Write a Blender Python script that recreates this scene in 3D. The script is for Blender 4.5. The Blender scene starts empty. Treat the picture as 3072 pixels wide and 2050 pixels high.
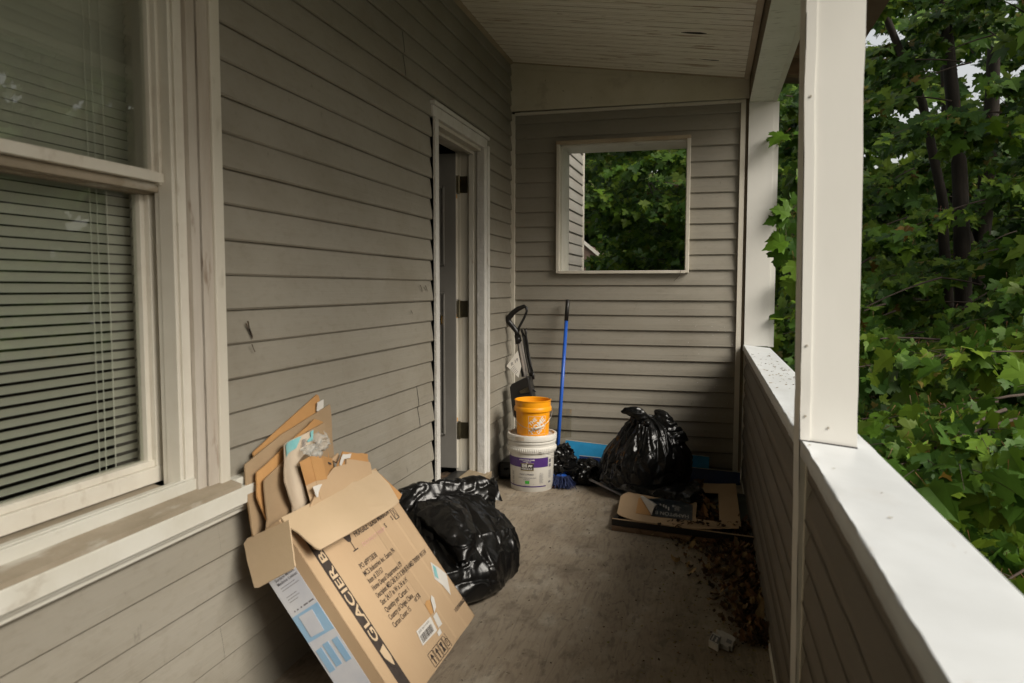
import bpy, math, random
from mathutils import Vector, Matrix, noise as mn

random.seed(7)
SC = bpy.context.scene
COL = SC.collection
R = math.radians
# ------------------------------------------------------------------ scale
# layout is kept in "wall units" (u): 1 u = distance camera -> house wall.  1 u = 1.35 m
S = 1.35
CH = 0.94 * S                      # camera height above the porch floor
FL = -0.94                         # porch floor in u
def U(x, y, z): return Vector((x * S, y * S, (z - FL) * S))

# ------------------------------------------------------------------ camera
F_PX, YAW, PITCH, ROLL = 2245.3, R(14.7146), R(4.0732), R(0.0865)
W_PX, H_PX = 3072, 2050
fwd = Vector((-math.sin(YAW) * math.cos(PITCH), math.cos(YAW) * math.cos(PITCH), -math.sin(PITCH)))
rgt = Vector((math.cos(YAW), math.sin(YAW), 0))
upv = rgt.cross(fwd)
rgt, upv = rgt * math.cos(ROLL) + upv * math.sin(ROLL), upv * math.cos(ROLL) - rgt * math.sin(ROLL)
cam_d = bpy.data.cameras.new('camera')
cam = bpy.data.objects.new('camera', cam_d)
COL.objects.link(cam)
cam.matrix_world = Matrix(((rgt.x, upv.x, -fwd.x, 0), (rgt.y, upv.y, -fwd.y, 0), (rgt.z, upv.z, -fwd.z, CH), (0, 0, 0, 1)))
cam_d.sensor_width = 36
cam_d.lens = 36 * F_PX / W_PX
cam_d.clip_start = 0.02
cam_d.clip_end = 500
cam_d.dof.use_dof = True
cam_d.dof.focus_distance = 4.6
cam_d.dof.aperture_fstop = 4.5
SC.camera = cam

def ray(x, y):
    return fwd * F_PX + rgt * (x - W_PX / 2) - upv * (y - H_PX / 2)
def onx(a, x, y): d = ray(x, y); return d * (a / d.x)          # results in u
def ony(a, x, y): d = ray(x, y); return d * (a / d.y)
def onz(a, x, y): d = ray(x, y); return d * (a / d.z)
def onp(p0, n, x, y): d = ray(x, y); return d * (Vector(p0).dot(n) / d.dot(n))
def UV(v): return U(v.x, v.y, v.z)
K = 3072 / 2350

# ------------------------------------------------------------------ world, sun, exposure
SUN_EL, SUN_AZ = 38, 116            # azimuth clockwise from +Y: light from right, behind the camera
wld = bpy.data.worlds.new('World'); SC.world = wld; wld.use_nodes = True
nt = wld.node_tree; nt.nodes.clear()
sky = nt.nodes.new('ShaderNodeTexSky'); sky.sky_type = 'NISHITA'; sky.sun_disc = False
sky.sun_elevation = R(SUN_EL); sky.sun_rotation = R(SUN_AZ)
sky.air_density = 1.0; sky.dust_density = 6.0; sky.ozone_density = 0.6
bg = nt.nodes.new('ShaderNodeBackground'); bg.inputs[1].default_value = 0.055
wo = nt.nodes.new('ShaderNodeOutputWorld')
cl_ = nt.nodes.new('ShaderNodeMix'); cl_.data_type = 'RGBA'; cl_.inputs[0].default_value = .6       # even cloud cover over the blue
cl_.inputs[7].default_value = (4.75, 4.6, 4.2, 1)
nt.links.new(sky.outputs[0], cl_.inputs[6]); nt.links.new(cl_.outputs[2], bg.inputs[0]); nt.links.new(bg.outputs[0], wo.inputs[0])
sl = bpy.data.lights.new('sun', 'SUN'); sl.energy = 1.5; sl.angle = R(34); sl.color = (1, .955, .87)
so = bpy.data.objects.new('sun', sl); COL.objects.link(so)
sd = Vector((math.sin(R(SUN_AZ)) * math.cos(R(SUN_EL)), math.cos(R(SUN_AZ)) * math.cos(R(SUN_EL)), math.sin(R(SUN_EL))))
so.rotation_euler = sd.to_track_quat('Z', 'Y').to_euler()
so.location = (3, -3, 8)
SC.view_settings.view_transform = 'Standard'
SC.view_settings.look = 'None'
SC.view_settings.exposure = 1.68
SC.view_settings.gamma = 1.0
SC.cycles.max_bounces = 8
SC.cycles.transparent_max_bounces = 12

# ------------------------------------------------------------------ materials
def mat(name, c1, c2=None, rough=.6, scale=6, stretch=(1, 1, 1), lo=.35, hi=.65, detail=6, spots=(), bump=0, bscale=40,
        bstretch=None, spec=.4, metal=0, wave=None, attr=None, trans=0, coat=0, crumple=()):
    m = bpy.data.materials.new(name); m.use_nodes = True
    n, l = m.node_tree.nodes, m.node_tree.links
    b = n['Principled BSDF']
    b.inputs['Roughness'].default_value = rough
    b.inputs['Specular IOR Level'].default_value = spec
    b.inputs['Metallic'].default_value = metal
    b.inputs['Coat Weight'].default_value = coat
    tc = n.new('ShaderNodeTexCoord')
    def noise(sc, st, det=detail, dist=0):
        mp = n.new('ShaderNodeMapping'); mp.inputs['Scale'].default_value = st
        l.new(tc.outputs['Object'], mp.inputs[0])
        t = n.new('ShaderNodeTexNoise'); t.inputs['Scale'].default_value = sc; t.inputs['Detail'].default_value = det
        t.inputs['Roughness'].default_value = .6; t.inputs['Distortion'].default_value = dist
        l.new(mp.outputs[0], t.inputs['Vector']); return t.outputs['Fac']
    def ramp(fac, a, bb):
        r = n.new('ShaderNodeMapRange'); r.inputs[1].default_value = a; r.inputs[2].default_value = bb
        l.new(fac, r.inputs[0]); return r.outputs[0]
    def mix(fac, a, bcol):
        x = n.new('ShaderNodeMix'); x.data_type = 'RGBA'
        l.new(fac, x.inputs[0])
        for sk, v in ((x.inputs[6], a), (x.inputs[7], bcol)):
            if isinstance(v, tuple): sk.default_value = (*v, 1)
            else: l.new(v, sk)
        return x.outputs[2]
    col = None
    if attr:
        at = n.new('ShaderNodeAttribute'); at.attribute_name = attr; col = at.outputs['Color']
    elif c2 is not None:
        col = mix(ramp(noise(scale, stretch), lo, hi), c1, c2)
    else:
        b.inputs['Base Color'].default_value = (*c1, 1)
    wsock = None
    if wave:                                            # wavy wood figure: contour lines of a stretched noise
        wc, wsc, wst, freq, amt = wave
        f = noise(wsc, wst, 2)
        mu = n.new('ShaderNodeMath'); mu.operation = 'MULTIPLY'; mu.inputs[1].default_value = freq; l.new(f, mu.inputs[0])
        si = n.new('ShaderNodeMath'); si.operation = 'SINE'; l.new(mu.outputs[0], si.inputs[0])
        br = noise(wsc * 14, (wst[0], wst[1], wst[2]), 4)
        m2 = n.new('ShaderNodeMath'); m2.operation = 'MULTIPLY'; l.new(ramp(si.outputs[0], .55, 1.0), m2.inputs[0]); l.new(ramp(br, .4, .6), m2.inputs[1])
        wsock = m2.outputs[0]
        m3 = n.new('ShaderNodeMath'); m3.operation = 'MULTIPLY'; m3.inputs[1].default_value = amt; l.new(wsock, m3.inputs[0])
        col = mix(m3.outputs[0], col if col is not None else c1, wc)
    for (sc_, a, bb, ss, st, amt) in spots:
        f = ramp(noise(ss, st, 5), a, bb)
        q = n.new('ShaderNodeMath'); q.operation = 'MULTIPLY'; q.inputs[1].default_value = amt; l.new(f, q.inputs[0])
        col = mix(q.outputs[0], col if col is not None else c1, sc_)
    if col is not None: l.new(col, b.inputs['Base Color'])
    if bump:
        bp = n.new('ShaderNodeBump'); bp.inputs['Strength'].default_value = bump; bp.inputs['Distance'].default_value = .01
        l.new(noise(bscale, bstretch or (1, 1, 1), 4), bp.inputs['Height']); l.new(bp.outputs[0], b.inputs['Normal'])
    if crumple:                                          # flat facets meeting in sharp creases, as in thin film
        prev = None
        for (sc_, st, dist) in crumple:
            mp = n.new('ShaderNodeMapping'); mp.inputs['Scale'].default_value = st
            wn = n.new('ShaderNodeTexNoise'); wn.inputs['Scale'].default_value = sc_ * .7; wn.inputs['Detail'].default_value = 3
            l.new(tc.outputs['Object'], wn.inputs['Vector'])
            va = n.new('ShaderNodeVectorMath'); va.operation = 'MULTIPLY_ADD'; va.inputs[1].default_value = (.35 / sc_ * 3,) * 3
            l.new(wn.outputs['Color'], va.inputs[0]); l.new(tc.outputs['Object'], va.inputs[2]); l.new(va.outputs[0], mp.inputs[0])
            v = n.new('ShaderNodeTexVoronoi'); v.inputs['Scale'].default_value = sc_; l.new(mp.outputs[0], v.inputs['Vector'])
            bp = n.new('ShaderNodeBump'); bp.inputs['Strength'].default_value = 1; bp.inputs['Distance'].default_value = dist
            l.new(v.outputs['Distance'], bp.inputs['Height'])
            if prev is not None: l.new(prev, bp.inputs['Normal'])
            prev = bp.outputs[0]
        l.new(prev, b.inputs['Normal'])
    if trans:
        out = n['Material Output']; tr = n.new('ShaderNodeBsdfTranslucent')
        if col is not None: l.new(col, tr.inputs[0])
        mx = n.new('ShaderNodeMixShader'); mx.inputs[0].default_value = trans
        l.new(b.outputs[0], mx.inputs[1]); l.new(tr.outputs[0], mx.inputs[2]); l.new(mx.outputs[0], out.inputs[0])
    return m
def glassy(name, tint, clear, ior=1.5, rough=.0):
    m = bpy.data.materials.new(name); m.use_nodes = True
    n, l = m.node_tree.nodes, m.node_tree.links; n.remove(n['Principled BSDF'])
    t = n.new('ShaderNodeBsdfTransparent'); t.inputs[0].default_value = (*tint, 1)
    g = n.new('ShaderNodeBsdfGlossy'); g.inputs['Roughness'].default_value = rough
    f = n.new('ShaderNodeLayerWeight'); f.inputs[0].default_value = .5         # same from both sides
    pw = n.new('ShaderNodeMath'); pw.operation = 'POWER'; pw.inputs[1].default_value = 4
    a = n.new('ShaderNodeMath'); a.operation = 'MULTIPLY_ADD'; a.inputs[1].default_value = 1 - clear; a.inputs[2].default_value = clear
    a.use_clamp = True
    mx = n.new('ShaderNodeMixShader')
    l.new(f.outputs['Facing'], pw.inputs[0]); l.new(pw.outputs[0], a.inputs[0]); l.new(a.outputs[0], mx.inputs[0]); l.new(t.outputs[0], mx.inputs[1]); l.new(g.outputs[0], mx.inputs[2])
    l.new(mx.outputs[0], n['Material Output'].inputs[0]); return m

GRIME = (.10, .075, .04)
MT = {}
MT['siding_y'] = mat('siding_wall', (.272, .252, .210), (.242, .222, .178), .62, 3.5, (1, .35, 1), .3, .7, bump=.12, bscale=60, bstretch=(1, .05, 1.6),
                     spots=[(GRIME, .48, .78, 2.2, (1, .7, 1.0), .36), (GRIME, .52, .72, 40, (1, .6, 1.2), .16), ((.06, .05, .035), .68, .78, 22, (1, 1, .5), .5)])
MT['siding_x'] = mat('siding_end', (.272, .252, .210), (.242, .222, .178), .62, 3.5, (.35, 1, 1), .3, .7, bump=.12, bscale=60, bstretch=(.05, 1, 1.6),
                     spots=[(GRIME, .50, .80, 2.2, (.7, 1, 1.0), .25), (GRIME, .54, .72, 40, (.6, 1, 1.2), .14), ((.06, .05, .035), .68, .78, 22, (1, 1, .5), .5)])
MT['siding_k'] = mat('siding_half_wall_shaded', (.14, .122, .097), (.12, .103, .08), .65, 4, (1, .35, 1), .3, .7, bump=.1, bscale=60, bstretch=(1, .05, 1.6),
                     spots=[(GRIME, .55, .75, 6, (1, .5, 1), .4)])  # same siding as the house, with the half wall's shade put into the colour
MT['lap_shade_grime'] = mat('lap_shade_grime', (.095, .082, .064), (.12, .104, .081), .8, 9)  # lap shade and grime painted together
MT['siding_bay'] = mat('siding_far', (.30, .29, .26), (.27, .25, .22), .6, 4, (1, .35, 1))
MT['trim'] = mat('vinyl_trim', (.60, .57, .49), (.54, .50, .42), .45, 5, (1, 1, .3), spots=[((.2, .15, .09), .6, .8, 14, (1, 1, .4), .5)])
MT['door_trim'] = mat('painted_casing', (.58, .57, .54), (.50, .48, .44), .4, 9, (1, 1, .3), bump=.6, bscale=26,
                      spots=[((.22, .17, .1), .64, .76, 20, (1, 1, .35), .6)])
MT['brick'] = mat('weathered_casing', (.50, .46, .40), (.40, .35, .29), .8, 14, (1, 1, .12), bump=.5, bscale=50, bstretch=(1, 1, .2),
                  spots=[((.16, .10, .06), .60, .68, 16, (1, 1.0, .25), .7), ((.10, .05, .03), .70, .74, 7, (1, 1, .6), .8)])
MT['sash'] = mat('sash_white', (.66, .63, .55), (.60, .56, .48), .4, 7, spots=[((.26, .18, .1), .6, .8, 22, (1, 1, .5), .4)])
MT['sill'] = mat('sill_white', (.60, .59, .53), (.54, .52, .45), .5, 6, spots=[((.25, .2, .14), .62, .74, 9, (1, .6, 1), .5)])
MT['sill_worn'] = mat('sill_worn', (.33, .28, .21), (.24, .20, .14), .8, 9, (1, .5, 1), bump=.3, bscale=40,
                      spots=[((.50, .48, .42), .56, .66, 6, (2, .5, 1), .7)])
MT['post'] = mat('post_white', (.66, .65, .61), (.61, .60, .56), .38, 3, (1, 1, .4), bump=.05, bscale=9, spots=[((.4, .36, .28), .68, .8, 12, (1, 1, .6), .4)])
MT['cap'] = mat('cap_white', (.56, .585, .60), (.50, .52, .53), .40, 4, bump=.12, bscale=12,
                spots=[((.36, .32, .26), .58, .80, 6, (1, .5, 1), .35), ((.30, .24, .17), .64, .72, 22, (1, .3, 1), .45), ((.2, .15, .1), .72, .77, 28, (1, 1, 1), .7)])
MT['cap_edge'] = mat('cap_edge', (.36, .33, .28), (.28, .25, .2), .7, 9, (1, .4, 1), spots=[((.16, .12, .08), .6, .75, 14, (1, 1, 1), .5)])
MT['beam'] = mat('beam_white', (.66, .66, .59), (.60, .60, .52), .55, 5, spots=[((.11, .11, .08), .58, .72, 34, (.35, 1.6, 1), .6), ((.15, .13, .08), .6, .8, 3, (1, 1, 1), .4)])
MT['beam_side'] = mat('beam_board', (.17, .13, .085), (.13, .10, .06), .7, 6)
MT['fascia'] = mat('fascia_board', (.60, .56, .45), (.53, .49, .37), .6, 4, spots=[((.16, .11, .05), .58, .78, 6, (1, 1, 1), .45), ((.08, .05, .03), .7, .74, 40, (1, 1, 1), .8)])
MT['ceiling'] = mat('ceiling_peeling', (.80, .76, .65), (.74, .69, .57), .55, 5, (.5, 1, 1),
                    spots=[((.30, .19, .10), .59, .65, 7, (.45, 4.5, 1), .7), ((.24, .15, .08), .63, .69, 17, (.4, 3.2, 1), .6)])
MT['ceil_trim'] = mat('ceiling_trim', (.42, .35, .25), (.33, .26, .17), .6, 7, (1, .5, 1))
MT['board_joint'] = mat('board_joint', (.30, .22, .14), (.60, .54, .43), .8, 5, (.8, 3, 1), .45, .55)
MT['black_gap'] = mat('attic_dark', (.006, .005, .004), rough=.9)
MT['raw_wood'] = mat('raw_wood', (.21, .13, .075), (.11, .07, .04), .85, 9, (.3, 1, 1), bump=.4, bscale=30)
MT['floor'] = mat('plywood_floor', (.31, .26, .195), (.24, .195, .14), .75, 2.2, (1, 1, 1), .3, .7, bump=.12, bscale=55, bstretch=(1.4, .15, 1),
                  wave=((.12, .095, .07), 1.9, (2.4, .40, 1), 170, .42),
                  spots=[((.36, .32, .26), .54, .72, 2.6, (1, 1, 1), .6), ((.13, .10, .07), .52, .70, 9, (6, 1.0, 1), .45), ((.42, .38, .31), .54, .70, 4.5, (1.6, 1, 1), .5), ((.12, .09, .065), .52, .66, 3.1, (1, 1, 1), .35), ((.09, .07, .05), .60, .70, 6, (1, 1, 1), .5), ((.05, .035, .022), .64, .70, 36, (1, 1, 1), .7), ((.46, .42, .35), .66, .71, 48, (1, 1, 1), .5), ((.10, .08, .06), .56, .64, 14, (2.5, .8, 1), .45)])
MT['threshold'] = mat('threshold_wood', (.30, .24, .16), (.20, .155, .10), .75, 10, (1, .2, 1), bump=.25, bscale=40, bstretch=(1, .2, 1))
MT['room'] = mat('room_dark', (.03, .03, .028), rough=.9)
MT['debris'] = mat('debris', (.09, .055, .03), (.03, .02, .012), .9, 20, bump=.8, bscale=30)
MT['door'] = mat('door_paint', (.235, .225, .205), (.20, .19, .17), .45, 4)
MT['door_edge'] = mat('door_edge', (.55, .53, .47), (.47, .43, .35), .5, 8, (1, 1, .2), spots=[((.3, .17, .08), .66, .72, 18, (1, 1, .3), .7)])
MT['hinge'] = mat('hinge_steel', (.20, .18, .12), (.12, .105, .07), .38, 14, metal=.9)
MT['brass'] = mat('brass', (.6, .38, .12), rough=.25, metal=1)
MT['glass'] = glassy('window_glass', (.92, .935, .91), .065)
MT['acrylic'] = glassy('clear_sheet', (.87, .86, .82), .03)
MT['blind'] = mat('blind_slat', (.62, .62, .55), rough=.45)
MT['cord_w'] = mat('cord_white', (.6, .6, .54), rough=.6)
MT['kraft'] = mat('cardboard', (.47, .335, .205), (.43, .30, .18), .8, 3, bump=.1, bscale=90, bstretch=(.1, 1, .1))
MT['kraft_l'] = mat('cardboard_light', (.54, .41, .27), (.49, .37, .235), .8, 3, bump=.06, bscale=60)
MT['kraft_d'] = mat('cardboard_dark', (.33, .235, .14), (.29, .20, .115), .82, 4, bump=.12, bscale=80, bstretch=(1, .15, 1))
MT['kraft_o'] = mat('cardboard_orange', (.47, .26, .10), (.40, .21, .08), .78, 5)
MT['ink'] = mat('printing_ink', (.035, .026, .022), (.055, .042, .035), .7, 30)
MT['ink_g'] = mat('grey_ink', (.16, .155, .17), rough=.7)
MT['pink'] = mat('pink_ink', (.55, .32, .28), rough=.8)
MT['tag_paper'] = mat('tag_paper', (.80, .77, .70), rough=.7)
MT['paper'] = mat('white_paper', (.62, .60, .56), (.56, .54, .50), .65, 8)
MT['mailer'] = mat('mailer', (.55, .47, .37), (.46, .37, .27), .5, 5, (1, 1, .5), bump=.3, bscale=14)
MT['teal'] = mat('teal_print', (.15, .40, .42), (.25, .48, .48), .5, 9)
MT['print_blue'] = mat('print_blue', (.24, .42, .62), (.32, .50, .68), .45, 5)
MT['print_pale'] = mat('print_pale', (.62, .63, .66), (.52, .54, .60), .45, 7)
MT['tear'] = mat('torn_kraft', (.50, .28, .11), rough=.85)
MT['glossbag'] = mat('bag_plastic', (.0055, .0052, .005), (.009, .0085, .0078), .24, 8, spec=.36, crumple=((7, (1.3, 1.3, .6), .006), (26, (1.4, 1.4, .5), .0012)), spots=[((.045, .038, .027), .58, .80, 4, (1, 1, 1), .25)])
MT['bag_tie'] = mat('bag_plastic_tied', (.0045, .0045, .0045), (.007, .007, .0068), .2, 8, spec=.34, crumple=((8, (1.8, 1.8, .4), .007), (30, (1.5, 1.5, .5), .0010)))
MT['clearwrap'] = mat('plastic_wrap', (.62, .62, .58), (.5, .5, .47), .3, 30); MT['clearwrap'].node_tree.nodes['Principled BSDF'].inputs['Alpha'].default_value = .45
MT['white_pl'] = mat('bucket_white', (.62, .60, .55), (.56, .53, .47), .38, 6, spots=[((.33, .25, .17), .62, .78, 12, (1, 1, 1), .4)])
MT['lid_dirt'] = mat('lid_dusty', (.42, .34, .27), (.5, .46, .4), .7, 9)
MT['orange'] = mat('bucket_orange', (.80, .325, .008), (.74, .285, .006), .36, 6)
MT['purple'] = mat('label_purple', (.075, .03, .17), (.06, .025, .14), .4, 6)
MT['green_l'] = mat('label_green', (.05, .36, .04), rough=.5)
MT['gold'] = mat('label_gold', (.45, .36, .14), rough=.5)
MT['wire'] = mat('wire', (.42, .42, .40), rough=.35, metal=.9)
MT['broom_blue'] = mat('broom_blue', (.022, .10, .46), (.018, .085, .40), .3, 8)
MT['bristle'] = mat('bristle_blue', (.02, .035, .12), (.01, .016, .055), .7, 40)
MT['grip'] = mat('black_plastic', (.012, .0115, .011), (.018, .017, .016), .35, 9)
MT['silver'] = mat('silver_tube', (.50, .46, .42), rough=.38)
MT['rod'] = mat('rod_grey', (.42, .42, .44), (.33, .33, .35), .4, 10, (1, 1, 1))
MT['sky_blue'] = mat('board_blue', (.03, .30, .58), (.025, .25, .50), .45, 14)
MT['navy'] = mat('board_navy', (.008, .03, .13), (.006, .022, .10), .4, 6)
MT['board_edge'] = mat('board_edge', (.45, .43, .38), rough=.7)
MT['frame_blk'] = mat('frame_black', (.012, .011, .010), rough=.35)
MT['label_dark'] = mat('label_dark', (.012, .022, .032), (.02, .032, .042), .35, 18, spots=[((.35, .35, .34), .60, .66, 26, (1, 1, 1), .55)])
MT['foil'] = mat('label_back', (.52, .51, .48), rough=.4)
MT['slate'] = mat('old_board', (.10, .115, .09), (.06, .065, .05), .8, 8, (.2, 1, 1), bump=.3)
MT['clip'] = mat('clip_plastic', (.42, .41, .38), (.38, .36, .33), .45, 12)
MT['tan'] = mat('tan_foam', (.55, .42, .28), rough=.8)
MT['litter'] = mat('leaf_litter', (1, 1, 1), rough=.8, attr='tint')
MT['leaf'] = mat('maple_leaf', (1, 1, 1), rough=.5, attr='tint', trans=.30, spec=.22)
MT['bark'] = mat('bark', (.045, .036, .028), (.022, .018, .014), .9, 9, (1, 1, .2), bump=.8, bscale=22, bstretch=(1, 1, .25))
MT['twig'] = mat('twig_bark', (.04, .026, .02), (.065, .048, .036), .85, 16)
MT['ground'] = mat('ground_soil', (.05, .06, .022), (.03, .028, .015), .95, 1.2)
MT['far_white'] = mat('far_wall', (.62, .61, .57), rough=.7)
MT['far_roof'] = mat('far_roof', (.16, .11, .08), (.12, .08, .06), .85, 6)

# ------------------------------------------------------------------ mesh helpers
class MB:
    def __init__(s): s.v, s.f, s.c = [], [], []
    def add(s, vs, fs, tint=None):
        o = len(s.v); s.v.extend(Vector(v) for v in vs); s.f.extend([tuple(i + o for i in f) for f in fs])
        s.c.extend([tint] * len(fs))
    def quad(s, a, b, c, d): s.add([a, b, c, d], [(0, 1, 2, 3)])
    def boxu(s, x0, x1, y0, y1, z0, z1, shear=0):          # box given in u
        P = [U(x + shear * z, y, z) for z in (z0, z1) for y in (y0, y1) for x in (x0, x1)]
        s.hexa(P)
    def hexa(s, P):                                        # order: z(y(x))
        s.add(P, [(0, 2, 3, 1), (4, 5, 7, 6), (0, 1, 5, 4), (2, 6, 7, 3), (0, 4, 6, 2), (1, 3, 7, 5)])
    def box(s, x0, x1, y0, y1, z0, z1):                    # metres
        s.hexa([Vector((x, y, z)) for z in (z0, z1) for y in (y0, y1) for x in (x0, x1)])
    def slab(s, pts, n, t):                                # polygon (metres) extruded along n by t
        n = Vector(n).normalized(); k = len(pts)
        a = [Vector(p) for p in pts]; b = [p + n * t for p in a]
        s.add(a + b, [tuple(range(k))[::-1], tuple(range(k, 2 * k))] + [(i, (i + 1) % k, k + (i + 1) % k, k + i) for i in range(k)])
    def tube(s, pts, rad, seg=10, cap=True):
        pts = [Vector(p) for p in pts]
        if not isinstance(rad, (list, tuple)): rad = [rad] * len(pts)
        rings = []; ref = None
        for i, p in enumerate(pts):
            t = (pts[min(i + 1, len(pts) - 1)] - pts[max(i - 1, 0)]).normalized()
            if ref is None: ref = t.orthogonal().normalized()
            ref = (ref - t * ref.dot(t)).normalized(); bi = t.cross(ref)
            rings.append([p + (ref * math.cos(2 * math.pi * k / seg) + bi * math.sin(2 * math.pi * k / seg)) * rad[i] for k in range(seg)])
        vs = [v for r in rings for v in r]; fs = []
        for i in range(len(pts) - 1):
            for k in range(seg):
                fs.append((i * seg + k, i * seg + (k + 1) % seg, (i + 1) * seg + (k + 1) % seg, (i + 1) * seg + k))
        if cap: fs += [tuple(range(seg))[::-1], tuple(range((len(pts) - 1) * seg, len(pts) * seg))]
        s.add(vs, fs)
    def lathe(s, prof, seg=64, c=(0, 0, 0)):
        c = Vector(c); vs = []; fs = []
        for (r, z) in prof:
            for k in range(seg):
                a = 2 * math.pi * k / seg; vs.append(c + Vector((r * math.cos(a), r * math.sin(a), z)))
        for i in range(len(prof) - 1):
            for k in range(seg):
                fs.append((i * seg + k, i * seg + (k + 1) % seg, (i + 1) * seg + (k + 1) % seg, (i + 1) * seg + k))
        s.add(vs, fs)
    def grid(s, fn, nu, nv):
        vs = [fn(i / nu, j / nv) for j in range(nv + 1) for i in range(nu + 1)]
        s.add(vs, [(j * (nu + 1) + i, j * (nu + 1) + i + 1, (j + 1) * (nu + 1) + i + 1, (j + 1) * (nu + 1) + i) for j in range(nv) for i in range(nu)])

WL = {}
def empty(name, loc, label, cat, group=None):
    o = bpy.data.objects.new(name, None); COL.objects.link(o); o.location = loc; o.empty_display_size = .1
    WL[o] = Vector(loc); tag(o, label, cat, group); return o
def tag(o, label, cat=None, group=None, kind=None):
    o['label'] = label
    if cat: o['category'] = cat
    if group: o['group'] = group
    if kind: o['kind'] = kind
    return o
def obj(name, mb, m, parent=None, smooth=False, bevel=0, subsurf=0, solid=0, auto=None):
    if parent is not None: base = WL[parent]
    else:
        xs = [v.x for v in mb.v]; ys = [v.y for v in mb.v]; zs = [v.z for v in mb.v]
        base = Vector(((min(xs) + max(xs)) / 2, (min(ys) + max(ys)) / 2, min(zs)))
    me = bpy.data.meshes.new(name)
    me.from_pydata([tuple(v - base) for v in mb.v], [], mb.f)
    if any(c is not None for c in mb.c):
        at = me.attributes.new('tint', 'FLOAT_COLOR', 'FACE'); buf = []
        for c in mb.c: buf += [*(c or (.1, .1, .1)), 1]
        at.data.foreach_set('color', buf)
    me.materials.append(m); me.update()
    if smooth: me.polygons.foreach_set('use_smooth', [True] * len(me.polygons))
    if auto:
        me.polygons.foreach_set('use_smooth', [True] * len(me.polygons)); me.set_sharp_from_angle(angle=R(auto))
    o = bpy.data.objects.new(name, me); COL.objects.link(o)
    if parent is not None: o.parent = parent; WL[o] = base
    else: o.location = base; WL[o] = base
    if solid:
        md = o.modifiers.new('solid', 'SOLIDIFY'); md.thickness = solid; md.offset = 0
    if bevel:
        md = o.modifiers.new('bevel', 'BEVEL'); md.width = bevel; md.segments = 2; md.limit_method = 'ANGLE'; md.angle_limit = R(40)
    if subsurf:
        md = o.modifiers.new('sub', 'SUBSURF'); md.levels = subsurf; md.render_levels = subsurf
    return o

TXT = {}
def text2d(body, size, bold=0, cx=1.0, align='LEFT'):
    """vertices and faces of a line of lettering, in its own plane"""
    cu = bpy.data.curves.new('lettering', 'FONT'); cu.body = body; cu.size = size; cu.offset = bold; cu.align_x = align
    cu.resolution_u = 3; cu.space_character = 1.0
    ob = bpy.data.objects.new('lettering', cu); COL.objects.link(ob)
    dg = bpy.context.evaluated_depsgraph_get(); me = bpy.data.meshes.new_from_object(ob.evaluated_get(dg))
    vs = [(v.co.x * cx, v.co.y) for v in me.vertices]; fs = [tuple(p.vertices) for p in me.polygons]
    bpy.data.objects.remove(ob); bpy.data.curves.remove(cu); bpy.data.meshes.remove(me)
    return vs, fs
def letters(mb, body, size, fn, bold=0, cx=1.0, align='LEFT', fit=None):
    vs, fs = text2d(body, size, bold, cx, align)
    if fit and vs:
        w = max(v[0] for v in vs); vs = [(x * fit / w, y) for x, y in vs]
    mb.add([fn(x, y) for x, y in vs], fs)
def fbm(v, o=3): return mn.fractal(Vector(v), 1.0, 2.0, o)
# ================================================================== SETTING
DW = 3.787                       # end wall distance (u)
CO = 0.0748                      # siding course (u)
XK = 0.186                       # inner face of the half wall (u)

g = MB(); g.quad(*[Vector(p) for p in ((-60, -60, -2.3), (60, -60, -2.3), (60, 60, -2.3), (-60, 60, -2.3))])
o = obj('ground', g, MT['ground']); tag(o, 'dark soil and low green growth below the porch', 'ground', kind='structure')
g = MB(); g.boxu(-1.09, .27, -1.6, 4.02, FL - .06, FL)
o = obj('porch_floor', g, MT['floor']); tag(o, 'worn grey plywood porch floor with wavy grain', 'floor', kind='structure')

def siding(mb, M, a0, a1, z0, z1, zref, lip=.0112, amp=.0009, seams=(), seed=0, step=.05, bulge=.0012):
    """lapped vinyl courses; M(a, off, z) -> metres"""
    k0 = math.floor((z0 - zref) / CO - 1e-6); k1 = math.ceil((z1 - zref) / CO + 1e-6)
    n = max(1, int((a1 - a0) / step))
    for k in range(k0, k1):
        b, t = zref + k * CO, zref + (k + 1) * CO
        zb, zt = max(b, z0), min(t, z1)
        if zt - zb < .002: continue
        L = lip * (1.0 if k % 2 else .78)
        cuts = sorted(s for (s, ks) in seams if k in ks and a0 < s < a1)
        segs = [a0] + cuts + [a1]
        for j in range(len(segs) - 1):
            p, q = segs[j], segs[j + 1]; m = max(1, int((q - p) / step)); up = .0022 * (j % 2)
            vs = []
            for i in range(m + 1):
                a = p + (q - p) * i / m
                w = amp * fbm((a * 2.3 + seed, k * 1.7, seed), 2)
                def off(z):
                    f = (z - b) / CO
                    return .0012 + L * (1 - f) + w + up + bulge * math.sin(math.pi * f)
                zz = [zb, min(zt, zb + .0042), zb + (zt - zb) * .45, zt]
                vs.append(M(a, -.004 if zb == b else off(zb), zb + (0.0012 if zb == b else 0)))
                for i_, z in enumerate(zz): vs.append(M(a, off(z) - (.0040 if i_ == 0 and zb == b else 0), z + (w * .8 if i_ < 2 else 0)))
            fs = [(i * 5 + r, (i + 1) * 5 + r, (i + 1) * 5 + r + 1, i * 5 + r + 1) for i in range(m) for r in range(4)]
            mb.add(vs, fs)
Ml = lambda a, off, z: U(-1 + off, a, z)
Mb = lambda a, off, z: U(a, DW - off, z)
Mk = lambda a, off, z: U(XK - off, a, z)

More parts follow.
